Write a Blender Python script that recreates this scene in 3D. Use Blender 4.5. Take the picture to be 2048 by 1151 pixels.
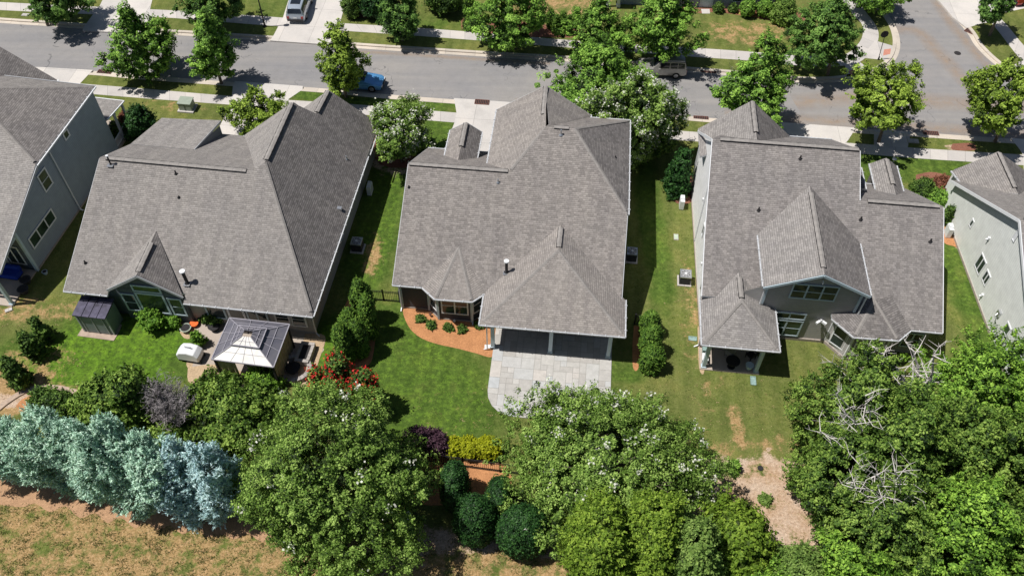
import bpy, bmesh, math, random
import numpy as np
from mathutils import Vector, Matrix
random.seed(7); rng = np.random.default_rng(11)
S = bpy.context.scene
R = math.radians
for o in list(bpy.data.objects): bpy.data.objects.remove(o)

# ------------------------------------------------------------------ camera
CAMH = 50.0; PITCH = R(50.36); ROLL = R(0.646); FPX = 1700.0
cam_d = bpy.data.cameras.new('camera'); cam = bpy.data.objects.new('camera', cam_d)
S.collection.objects.link(cam); S.camera = cam
cp, sp = math.cos(PITCH), math.sin(PITCH)
FW = np.array([0, cp, -sp]); RT0 = np.array([1., 0, 0]); UP0 = np.array([0, sp, cp])
RT = math.cos(ROLL)*RT0 + math.sin(ROLL)*UP0; UP = -math.sin(ROLL)*RT0 + math.cos(ROLL)*UP0
m = Matrix(((RT[0], UP[0], -FW[0], 0), (RT[1], UP[1], -FW[1], 0), (RT[2], UP[2], -FW[2], CAMH), (0, 0, 0, 1)))
cam.matrix_world = m
cam_d.sensor_width = 36; cam_d.lens = FPX/2048*36; cam_d.clip_end = 2000; cam_d.clip_start = .5
# ------------------------------------------------------------------ light
SUN_EL = 65.5
w = bpy.data.worlds.new('World'); S.world = w; w.use_nodes = True
wn = w.node_tree; bg = wn.nodes['Background']
sky = wn.nodes.new('ShaderNodeTexSky'); sky.sky_type = 'NISHITA'; sky.sun_disc = False
sky.sun_elevation = R(SUN_EL); sky.sun_rotation = R(-97.5)
wn.links.new(sky.outputs[0], bg.inputs[0]); bg.inputs[1].default_value = 0.05
sd = bpy.data.lights.new('sun', 'SUN'); sun = bpy.data.objects.new('sun', sd); S.collection.objects.link(sun)
sd.energy = 5.0; sd.angle = R(.53); sd.color = (1, .965, .91)
to = Vector((math.cos(R(SUN_EL)), 0.055, -math.sin(R(SUN_EL))))
sun.rotation_euler = to.to_track_quat('-Z', 'Y').to_euler(); sun.location = (-40, 40, 90)
S.view_settings.view_transform = 'Standard'; S.view_settings.look = 'None'
S.view_settings.exposure = 0.0; S.view_settings.gamma = 1
S.cycles.max_bounces = 5; S.cycles.diffuse_bounces = 2; S.cycles.transparent_max_bounces = 4

# ------------------------------------------------------------------ survey helpers: image point of the survey photo -> point of the place
CAM = np.array([0, 0, CAMH])
def ray(x, y): return FW + (x-1024)/FPX*RT - (y-576)/FPX*UP
def G(x, y, z=0.):
    d = ray(x, y); p = CAM + d*((z-CAMH)/d[2]); return (float(p[0]), float(p[1]), z)
def onY(x, y, Y):
    d = ray(x, y); p = CAM + d*(Y/d[1]); return (float(p[0]), Y, float(p[2]))
def ppm(p):   # image pixels per metre at a point
    return FPX/float((np.array(p)-CAM)@FW)

# ------------------------------------------------------------------ tagging
COL = S.collection
def tag(o, label=None, cat=None, group=None, kind=None):
    if label: o['label'] = label
    if cat: o['category'] = cat
    if group: o['group'] = group
    if kind: o['kind'] = kind
    return o
def thing(name, loc, label, cat, rz=0, group=None):
    o = bpy.data.objects.new(name, None); COL.objects.link(o)
    o.location = loc; o.rotation_euler = (0, 0, rz); o.empty_display_size = .3
    return tag(o, label, cat, group)
def copy_tree(o, parent=None):
    c = o.copy(); COL.objects.link(c)
    if parent is not None: c.parent = parent
    for ch in [k for k in bpy.data.objects if k.parent == o]: copy_tree(ch, c)
    return c

# ------------------------------------------------------------------ materials
MATS = {}
def newmat(name):
    m = bpy.data.materials.new(name); m.use_nodes = True; nt = m.node_tree
    b = nt.nodes['Principled BSDF']; MATS[name] = m
    return m, nt, b
def N(nt, t, **k):
    n = nt.nodes.new(t)
    for a, v in k.items():
        if a[0] == '_': n.inputs[a[1:].replace('_', ' ')].default_value = v
        else: setattr(n, a, v)
    return n
def c4(c): return (c[0], c[1], c[2], 1)
def noise(nt, scale, detail=5, rough=.6, vec=None):
    n = N(nt, 'ShaderNodeTexNoise'); n.inputs['Scale'].default_value = scale; n.inputs['Detail'].default_value = detail
    n.inputs['Roughness'].default_value = rough
    if vec is None:
        g = nt.nodes.new('ShaderNodeNewGeometry'); vec = g.outputs['Position']
    nt.links.new(vec, n.inputs['Vector']); return n.outputs['Fac']
def ramp(nt, fac, stops):
    r = nt.nodes.new('ShaderNodeValToRGB'); cr = r.color_ramp
    while len(cr.elements) < len(stops): cr.elements.new(.5)
    for e, (p, c) in zip(cr.elements, stops): e.position = p; e.color = c4(c)
    nt.links.new(fac, r.inputs[0]); return r.outputs[0]
def mix(nt, fac, a, b, mode='MIX'):
    n = nt.nodes.new('ShaderNodeMix'); n.data_type = 'RGBA'; n.blend_type = mode
    for v, s in ((fac, n.inputs[0]), (a, n.inputs[6]), (b, n.inputs[7])):
        if isinstance(v, (int, float)): s.default_value = v
        elif isinstance(v, tuple): s.default_value = c4(v)
        else: nt.links.new(v, s)
    return n.outputs[2]
def mathn(nt, op, a, b=None, c=None):
    n = nt.nodes.new('ShaderNodeMath'); n.operation = op
    for i, v in enumerate((a, b, c)):
        if v is None: continue
        if isinstance(v, (int, float)): n.inputs[i].default_value = v
        else: nt.links.new(v, n.inputs[i])
    return n.outputs[0]
def bump(nt, b, h, strength=.4, dist=.02):
    n = nt.nodes.new('ShaderNodeBump'); n.inputs['Strength'].default_value = strength; n.inputs['Distance'].default_value = dist
    nt.links.new(h, n.inputs['Height']); nt.links.new(n.outputs[0], b.inputs['Normal'])
def spec(b, v): b.inputs['Specular IOR Level'].default_value = v

def plain(name, c, rough=.6, var=.18, scale=6, metal=0, sp_=.3, bmp=.15):
    m, nt, b = newmat(name)
    f = noise(nt, scale, 6)
    lo = tuple(x*(1-var) for x in c); hi = tuple(min(1, x*(1+var)) for x in c)
    nt.links.new(ramp(nt, f, [(.3, lo), (.7, hi)]), b.inputs['Base Color'])
    b.inputs['Roughness'].default_value = rough; b.inputs['Metallic'].default_value = metal; spec(b, sp_)
    if bmp: bump(nt, b, f, bmp, .01)
    return m
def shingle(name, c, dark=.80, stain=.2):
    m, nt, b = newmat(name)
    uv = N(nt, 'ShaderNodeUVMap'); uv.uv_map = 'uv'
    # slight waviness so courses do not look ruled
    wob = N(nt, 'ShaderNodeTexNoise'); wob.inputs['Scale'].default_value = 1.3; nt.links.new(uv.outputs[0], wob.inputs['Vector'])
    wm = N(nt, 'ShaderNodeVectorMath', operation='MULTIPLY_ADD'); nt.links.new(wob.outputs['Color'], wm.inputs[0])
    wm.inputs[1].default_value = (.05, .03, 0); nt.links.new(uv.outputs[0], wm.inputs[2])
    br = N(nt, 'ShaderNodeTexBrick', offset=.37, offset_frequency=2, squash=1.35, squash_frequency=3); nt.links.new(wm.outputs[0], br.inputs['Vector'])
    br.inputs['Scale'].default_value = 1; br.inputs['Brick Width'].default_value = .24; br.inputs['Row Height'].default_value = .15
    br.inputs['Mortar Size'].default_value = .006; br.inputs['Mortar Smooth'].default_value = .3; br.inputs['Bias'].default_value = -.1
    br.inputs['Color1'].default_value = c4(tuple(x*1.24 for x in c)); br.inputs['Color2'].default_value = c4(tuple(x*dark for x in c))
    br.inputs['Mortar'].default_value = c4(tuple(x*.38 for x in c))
    geo = nt.nodes.new('ShaderNodeNewGeometry')
    big = noise(nt, .35, 6, .65); mid = noise(nt, 2.2, 5, .7); fine = noise(nt, 8, 5, .85)
    # rain streaks running down the slope
    mp = N(nt, 'ShaderNodeMapping'); mp.inputs['Scale'].default_value = (1.6, .16, 1); nt.links.new(uv.outputs[0], mp.inputs[0])
    st = noise(nt, 1.0, 5, .6, mp.outputs[0])
    col = mix(nt, 1.0, br.outputs['Color'], ramp(nt, big, [(.3, (1-stain*.6, 1-stain*.6, 1-stain*.55)), (.7, (1.05, 1.04, 1.03))]), 'MULTIPLY')
    col = mix(nt, 1.0, col, ramp(nt, st, [(.32, (.86, .85, .86)), (.62, (1.06, 1.05, 1.04))]), 'MULTIPLY')
    col = mix(nt, 1.0, col, ramp(nt, mid, [(.3, (.955, .95, .95)), (.7, (1.045, 1.04, 1.03))]), 'MULTIPLY')
    col = mix(nt, 1.0, col, ramp(nt, fine, [(.3, (.8, .8, .8)), (.7, (1.2, 1.2, 1.2))]), 'MULTIPLY')
    nt.links.new(col, b.inputs['Base Color']); b.inputs['Roughness'].default_value = .92; spec(b, .2)
    sepv = N(nt, 'ShaderNodeSeparateXYZ'); nt.links.new(uv.outputs[0], sepv.inputs[0])
    saw = mathn(nt, 'FRACT', mathn(nt, 'DIVIDE', sepv.outputs[1], .15))
    sep2 = N(nt, 'ShaderNodeSeparateXYZ'); nt.links.new(wm.outputs[0], sep2.inputs[0])
    saw2 = mathn(nt, 'FRACT', mathn(nt, 'DIVIDE', sep2.outputs[1], .15))
    col = mix(nt, mathn(nt, 'MULTIPLY', mathn(nt, 'LESS_THAN', saw2, .24), .42), col, tuple(x*.45 for x in c)); nt.links.new(col, b.inputs['Base Color'])
    h = mathn(nt, 'ADD', mathn(nt, 'MULTIPLY', saw, -.5), mathn(nt, 'MULTIPLY', fine, .6))
    bump(nt, b, h, .5, .018)
    return m
def siding(name, c, pitch=.16, rough=.6):
    m, nt, b = newmat(name)
    g = nt.nodes.new('ShaderNodeNewGeometry'); s = N(nt, 'ShaderNodeSeparateXYZ'); nt.links.new(g.outputs['Position'], s.inputs[0])
    saw = mathn(nt, 'FRACT', mathn(nt, 'DIVIDE', s.outputs[2], pitch))
    f = noise(nt, 1.5, 6); f2 = noise(nt, 18, 3)
    col = mix(nt, 1.0, ramp(nt, f, [(.3, tuple(x*.9 for x in c)), (.7, tuple(x*1.06 for x in c))]), ramp(nt, f2, [(.3, (.94,)*3), (.7, (1.04,)*3)]), 'MULTIPLY')
    line = mathn(nt, 'LESS_THAN', saw, .1)  # shadow under each lap painted as a dark line
    col = mix(nt, mathn(nt, 'MULTIPLY', line, .6), col, tuple(x*.45 for x in c))
    nt.links.new(col, b.inputs['Base Color']); b.inputs['Roughness'].default_value = rough; spec(b, .25)
    bump(nt, b, mathn(nt, 'MULTIPLY', saw, -1.), .6, .02)
    return m

M = {}
M['shingle'] = shingle('roof_shingles', (.252, .234, .222))
M['shingle_b'] = shingle('roof_shingles_lit', (.262, .243, .229), .9, .12)  # paler copy, sunlight on west slopes and porches put into the colour
M['shingle_c'] = shingle('roof_shingles_shaded', (.195, .183, .178), .74, .28)  # darker copy, shade of the east slopes put into the colour
M['cap'] = plain('ridge_cap_shingles', (.27, .252, .238), .9, .18, 3)
M['hip'] = plain('hip_cap_shingles', (.245, .228, .216), .92, .16, 3)
M['black'] = plain('black_metal', (.018, .018, .02), .5, .1)
M['dark'] = plain('dark_gap', (.03, .028, .03), .9, .2)
M['gutter'] = plain('gutter_paint', (.50, .51, .53), .5, .2, 4)
M['white'] = plain('white_trim_paint', (.74, .75, .77), .45, .05, 3)
M['bluewhite'] = plain('shade_blue_trim', (.50, .60, .66), .5, .06, 3)  # mostly white trim, the blue cast of shade put into its colour
M['siding_slate'] = siding('slate_siding', (.13, .15, .175))
M['siding_dark'] = siding('charcoal_siding', (.075, .078, .095))
M['siding_grey'] = siding('grey_siding', (.40, .385, .375), .2)
M['siding_white'] = siding('white_siding', (.86, .86, .86), .16)
M['siding_mist'] = siding('mist_green_siding', (.73, .75, .72), .17)
M['siding_blue'] = siding('blue_grey_siding', (.31, .36, .42), .17)
M['stone'] = plain('foundation_stone', (.36, .31, .27), .9, .25, 8)
M['galv'] = plain('galvanised_metal', (.55, .56, .58), .35, .1, 8, .8)
M['soffit'] = plain('soffit_paint', (.45, .46, .48), .7, .05)

def glassmat(name, c, rough=.08, sp_=.45):
    m, nt, b = newmat(name)
    f = noise(nt, .9, 3)
    nt.links.new(ramp(nt, f, [(.35, tuple(x*.6 for x in c)), (.65, tuple(x*1.5 for x in c))]), b.inputs['Base Color'])
    b.inputs['Roughness'].default_value = rough; spec(b, sp_); b.inputs['Coat Weight'].default_value = 0
    return m
M['glass'] = glassmat('window_glass', (.03, .042, .045))
M['glass_green'] = glassmat('window_glass_reflection_tint', (.035, .06, .04))  # green in the base colour stands in for the lawn's reflection
M['glass_car'] = glassmat('car_glass', (.015, .02, .028), .04)

# asphalt
def asphalt():
    m, nt, b = newmat('asphalt')
    big = noise(nt, .12, 6, .6); mid = noise(nt, 1.2, 6, .7); fine = noise(nt, 9, 6, .9)
    g = nt.nodes.new('ShaderNodeNewGeometry')
    mp = N(nt, 'ShaderNodeMapping'); mp.inputs['Rotation'].default_value = (0, 0, R(5)); mp.inputs['Scale'].default_value = (.05, 1.3, 1)
    nt.links.new(g.outputs['Position'], mp.inputs[0]); tr = noise(nt, 1, 4, .5, mp.outputs[0])
    col = ramp(nt, big, [(.3, (.235, .232, .24)), (.7, (.285, .272, .262))])
    col = mix(nt, 1., col, ramp(nt, tr, [(.35, (.93, .93, .94)), (.65, (1.07, 1.05, 1.03))]), 'MULTIPLY')
    col = mix(nt, 1., col, ramp(nt, mid, [(.26, (.80,)*3), (.38, (.97,)*3), (.7, (1.06,)*3)]), 'MULTIPLY')
    col = mix(nt, 1., col, ramp(nt, fine, [(.3, (.86,)*3), (.7, (1.12,)*3)]), 'MULTIPLY')
    # orange clay dust washed towards the kerbs (uv.y : 0 centre .. 1 kerb)
    vo = N(nt, 'ShaderNodeTexVoronoi', feature='DISTANCE_TO_EDGE'); vo.inputs['Scale'].default_value = .16
    wob = N(nt, 'ShaderNodeTexNoise'); wob.inputs['Scale'].default_value = .9; nt.links.new(g.outputs['Position'], wob.inputs['Vector'])
    vv = N(nt, 'ShaderNodeVectorMath', operation='MULTIPLY_ADD'); nt.links.new(wob.outputs['Color'], vv.inputs[0]); vv.inputs[1].default_value = (2.5, 2.5, 0)
    nt.links.new(g.outputs['Position'], vv.inputs[2]); nt.links.new(vv.outputs[0], vo.inputs['Vector'])
    crack = mathn(nt, 'LESS_THAN', vo.outputs['Distance'], .004)
    gate = mathn(nt, 'GREATER_THAN', noise(nt, .3, 2), .5)
    col = mix(nt, mathn(nt, 'MULTIPLY', mathn(nt, 'MULTIPLY', crack, gate), .55), col, (.10, .10, .105))
    nt.links.new(col, b.inputs['Base Color']); b.inputs['Roughness'].default_value = .9; spec(b, .25)
    bump(nt, b, fine, .3, .01); return m
M['asphalt'] = asphalt()
def concrete(name, c, joint=0, uvw=False):
    m, nt, b = newmat(name)
    big = noise(nt, .5, 6, .65); fine = noise(nt, 12, 5, .7)
    col = ramp(nt, big, [(.28, tuple(x*.84 for x in c)), (.5, c), (.72, (c[0]*1.08, c[1]*1.06, c[2]*1.04))])
    col = mix(nt, 1., col, ramp(nt, fine, [(.3, (.9,)*3), (.7, (1.08,)*3)]), 'MULTIPLY')
    if joint:
        uv = N(nt, 'ShaderNodeUVMap'); uv.uv_map = 'uv'; s = N(nt, 'ShaderNodeSeparateXYZ'); nt.links.new(uv.outputs[0], s.inputs[0])
        j = mathn(nt, 'LESS_THAN', mathn(nt, 'FRACT', mathn(nt, 'DIVIDE', s.outputs[0], joint)), .045/joint)
        if uvw: j = mathn(nt, 'MAXIMUM', j, mathn(nt, 'LESS_THAN', mathn(nt, 'FRACT', mathn(nt, 'DIVIDE', s.outputs[1], uvw)), .045/uvw))
        col = mix(nt, mathn(nt, 'MULTIPLY', j, .5), col, tuple(x*.4 for x in c))
        pan = N(nt, 'ShaderNodeTexWhiteNoise', noise_dimensions='1D'); nt.links.new(mathn(nt, 'FLOOR', mathn(nt, 'DIVIDE', s.outputs[0], joint)), pan.inputs['W'])
        col = mix(nt, 1., col, ramp(nt, pan.outputs['Value'], [(0, (.9, .9, .91)), (1, (1.06, 1.05, 1.04))]), 'MULTIPLY')
    nt.links.new(col, b.inputs['Base Color']); b.inputs['Roughness'].default_value = .85; spec(b, .2); bump(nt, b, fine, .15, .01)
    return m
M['walk'] = concrete('sidewalk_concrete', (.53, .50, .475), 1.5)
M['drive'] = concrete('driveway_concrete', (.58, .55, .52), 3.0, 3.2)
M['kerb'] = concrete('kerb_concrete', (.56, .50, .43), 3.0)
M['slab'] = concrete('slab_concrete', (.42, .36, .31))

# lawn: attribute 'ground' (r = dry, g = lush, b = bare clay), 1 = plain value everywhere else
def lawnmat():
    m, nt, b = newmat('lawn_grass')
    at = N(nt, 'ShaderNodeAttribute'); at.attribute_name = 'ground'
    s = N(nt, 'ShaderNodeSeparateColor'); nt.links.new(at.outputs['Color'], s.inputs[0])
    n1 = noise(nt, .45, 7, .62); n2 = noise(nt, 2.6, 6, .7); n3 = noise(nt, 8.5, 6, .85); n4 = noise(nt, 5.5, 5, .75)
    grass = ramp(nt, n2, [(.25, (.070, .100, .020)), (.5, (.120, .155, .036)), (.75, (.200, .215, .075))])
    grass = mix(nt, ramp(nt, n1, [(.34, (0,)*3), (.7, (.6,)*3)]), grass, (.20, .195, .07))
    grass = mix(nt, ramp(nt, n4, [(.58, (0,)*3), (.74, (.6,)*3)]), grass, (.36, .30, .15))
    lush = ramp(nt, n2, [(.25, (.030, .070, .010)), (.5, (.070, .130, .020)), (.8, (.150, .215, .045))])
    def mask(ch, nz, lo, hi, gain=1.):
        v = mathn(nt, 'ADD', mathn(nt, 'MULTIPLY', ch, gain), mathn(nt, 'MULTIPLY', mathn(nt, 'SUBTRACT', nz, .5), 2.2))
        r = N(nt, 'ShaderNodeMapRange'); r.inputs[1].default_value = lo; r.inputs[2].default_value = hi; nt.links.new(v, r.inputs[0]); return r.outputs[0]
    col = mix(nt, mathn(nt, 'MULTIPLY', mask(s.outputs[1], n1, .25, .75), .85), grass, lush)
    lm = N(nt, 'ShaderNodeMapRange'); lm.inputs[1].default_value = .82; lm.inputs[2].default_value = 1.25; nt.links.new(mathn(nt, 'ADD', s.outputs[1], mathn(nt, 'MULTIPLY', mathn(nt, 'SUBTRACT', n2, .5), 1.1)), lm.inputs[0])
    col = mix(nt, lm.outputs[0], col, ramp(nt, n2, [(.3, (.085, .19, .012)), (.7, (.17, .33, .022))]))
    gp = nt.nodes.new('ShaderNodeNewGeometry'); mp = N(nt, 'ShaderNodeMapping'); mp.inputs['Rotation'].default_value = (0, 0, R(6)); nt.links.new(gp.outputs['Position'], mp.inputs[0])
    sx = N(nt, 'ShaderNodeSeparateXYZ'); nt.links.new(mp.outputs[0], sx.inputs[0])
    stp = mathn(nt, 'SINE', mathn(nt, 'ADD', mathn(nt, 'MULTIPLY', sx.outputs[0], 5.2), mathn(nt, 'MULTIPLY', n1, 5.)))
    col = mix(nt, 1., col, ramp(nt, mathn(nt, 'MULTIPLY_ADD', stp, .5, .5), [(.2, (.92, .93, .92)), (.8, (1.07, 1.06, 1.06))]), 'MULTIPLY')
    n6 = noise(nt, .28, 5, .7)
    col = mix(nt, 1., col, ramp(nt, n6, [(.35, (.80, .84, .80)), (.5, (1, 1, 1)), (.66, (1.22, 1.12, 1.1))]), 'MULTIPLY')
    straw = ramp(nt, n4, [(.3, (.20, .135, .055)), (.5, (.40, .26, .125)), (.70, (.60, .41, .24))])
    n5 = noise(nt, .9, 8, .8)
    col = mix(nt, mask(s.outputs[0], n5, .42, .66), col, straw)
    clay = ramp(nt, n4, [(.3, (.30, .17, .10)), (.5, (.48, .32, .21)), (.75, (.64, .48, .36))])
    clay = mix(nt, ramp(nt, n1, [(.4, (0,)*3), (.62, (.75,)*3)]), clay, ramp(nt, n4, [(.3, (.44, .33, .26)), (.7, (.70, .57, .48))]))
    col = mix(nt, mask(s.outputs[2], n5, .46, .66), col, clay)
    col = mix(nt, 1., col, ramp(nt, n3, [(.3, (.62, .64, .6)), (.5, (.97, .98, .95)), (.7, (1.38, 1.34, 1.3))]), 'MULTIPLY')
    nt.links.new(col, b.inputs['Base Color']); b.inputs['Roughness'].default_value = .95; spec(b, .12)
    bump(nt, b, mathn(nt, 'ADD', n3, mathn(nt, 'MULTIPLY', n4, .7)), .8, .07); return m
M['lawn'] = lawnmat()
def mulchmat(name, c):
    m, nt, b = newmat(name); n3 = noise(nt, 7.5, 6, .9); n1 = noise(nt, 1.4, 5)
    col = ramp(nt, n3, [(.25, tuple(x*.45 for x in c)), (.5, c), (.78, tuple(min(1, x*1.55) for x in c))])
    col = mix(nt, 1., col, ramp(nt, n1, [(.3, (.85, .82, .8)), (.7, (1.08, 1.06, 1.04))]), 'MULTIPLY')
    nt.links.new(col, b.inputs['Base Color']); b.inputs['Roughness'].default_value = .95; spec(b, .1); bump(nt, b, n3, .9, .05); return m
M['mulch'] = mulchmat('pine_straw_mulch', (.50, .245, .115))
M['mulch_red'] = mulchmat('red_brown_mulch', (.26, .12, .085))
M['gravel'] = mulchmat('tan_river_stone', (.50, .38, .25))

def leafmat(name, lo, mid, hi, trans=.16, rough=.6):
    m, nt, b = newmat(name)
    at = N(nt, 'ShaderNodeAttribute'); at.attribute_name = 'tone'
    col = ramp(nt, at.outputs['Fac'], [(.05, lo), (.5, mid), (.95, hi)])
    nt.links.new(col, b.inputs['Base Color']); b.inputs['Roughness'].default_value = rough; spec(b, .18)
    tr = nt.nodes.new('ShaderNodeBsdfTranslucent'); nt.links.new(mix(nt, 1., col, (1.1, 1.35, .6), 'MULTIPLY'), tr.inputs[0])
    ms = nt.nodes.new('ShaderNodeMixShader'); ms.inputs[0].default_value = trans
    out = nt.nodes['Material Output']
    nt.links.new(b.outputs[0], ms.inputs[1]); nt.links.new(tr.outputs[0], ms.inputs[2]); nt.links.new(ms.outputs[0], out.inputs[0])
    return m
L = {
 'maple': leafmat('maple_leaves', (0.015, 0.035, 0.006), (0.13, 0.27, 0.035), (0.36, 0.58, 0.1)),
 'maple_dark': leafmat('dark_maple_leaves', (0.012, 0.03, 0.008), (0.075, 0.165, 0.03), (0.22, 0.38, 0.08)),
 'maple_yellow': leafmat('yellow_green_maple_leaves', (0.02, 0.04, 0.008), (0.18, 0.28, 0.03), (0.42, 0.56, 0.09)),
 'crape': leafmat('crape_myrtle_leaves', (0.015, 0.03, 0.008), (0.13, 0.235, 0.034), (0.38, 0.53, 0.13)),
 'holly': leafmat('holly_leaves', (0.006, 0.018, 0.006), (0.018, 0.062, 0.014), (0.06, 0.15, 0.035), .1, .5),
 'arbor': leafmat('arborvitae_foliage', (0.015, 0.035, 0.008), (0.08, 0.175, 0.022), (0.22, 0.36, 0.055), .14),
 'cedar': leafmat('olive_cedar_foliage', (0.03, 0.05, 0.005), (0.13, 0.225, 0.022), (0.3, 0.42, 0.055), .25),
 'cedar_green': leafmat('green_cedar_foliage', (0.035, 0.06, 0.012), (0.13, 0.225, 0.045), (0.28, 0.4, 0.1), .25),
 'cypress': leafmat('blue_green_cypress_foliage', (0.06, 0.12, 0.1), (0.38, 0.6, 0.47), (0.75, 0.95, 0.8), .14),
 'spruce': leafmat('pale_blue_spruce_foliage', (0.08, 0.14, 0.17), (0.42, 0.62, 0.68), (0.74, 0.92, 0.95), .15),
 'wood': leafmat('woodland_leaves', (.010,.026,.006), (.095,.18,.026), (.30,.43,.085)),
 'wood_bright': leafmat('bright_woodland_leaves', (.015,.038,.007), (.13,.265,.03), (.35,.56,.08)),
 'shrubdark': leafmat('dark_shrub_leaves', (0.01, 0.025, 0.006), (0.06, 0.12, 0.022), (0.19, 0.31, 0.06)),
 'yellow': leafmat('golden_shrub_leaves', (0.2, 0.23, 0.01), (0.34, 0.37, 0.012), (0.5, 0.52, 0.03), .3),
 'purple': leafmat('purple_shrub_leaves', (.030, .012, .022), (.075, .035, .055), (.150, .085, .110), .14),
 'redbrown': leafmat('copper_shrub_leaves', (.080, .030, .018), (.200, .075, .045), (.300, .130, .080), .14),
 'blossom': leafmat('white_blossom', (.62, .62, .52), (.78, .77, .70), (.88, .87, .83), .3),
 'redblossom': leafmat('red_blossom', (.42, .012, .018), (.68, .028, .035), (.85, .09, .06), .3),
 'potplant': leafmat('broad_pot_plant_leaves', (.05, .12, .012), (.11, .24, .025), (.22, .38, .05)),
}
M['bark'] = plain('bark', (.16, .13, .105), .95, .35, 9)
M['deadwood'] = plain('bare_grey_wood', (.60, .56, .53), .9, .25, 7)
M['twigs'] = plain('dry_grey_twigs', (.34, .31, .32), .95, .3, 7)

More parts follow.
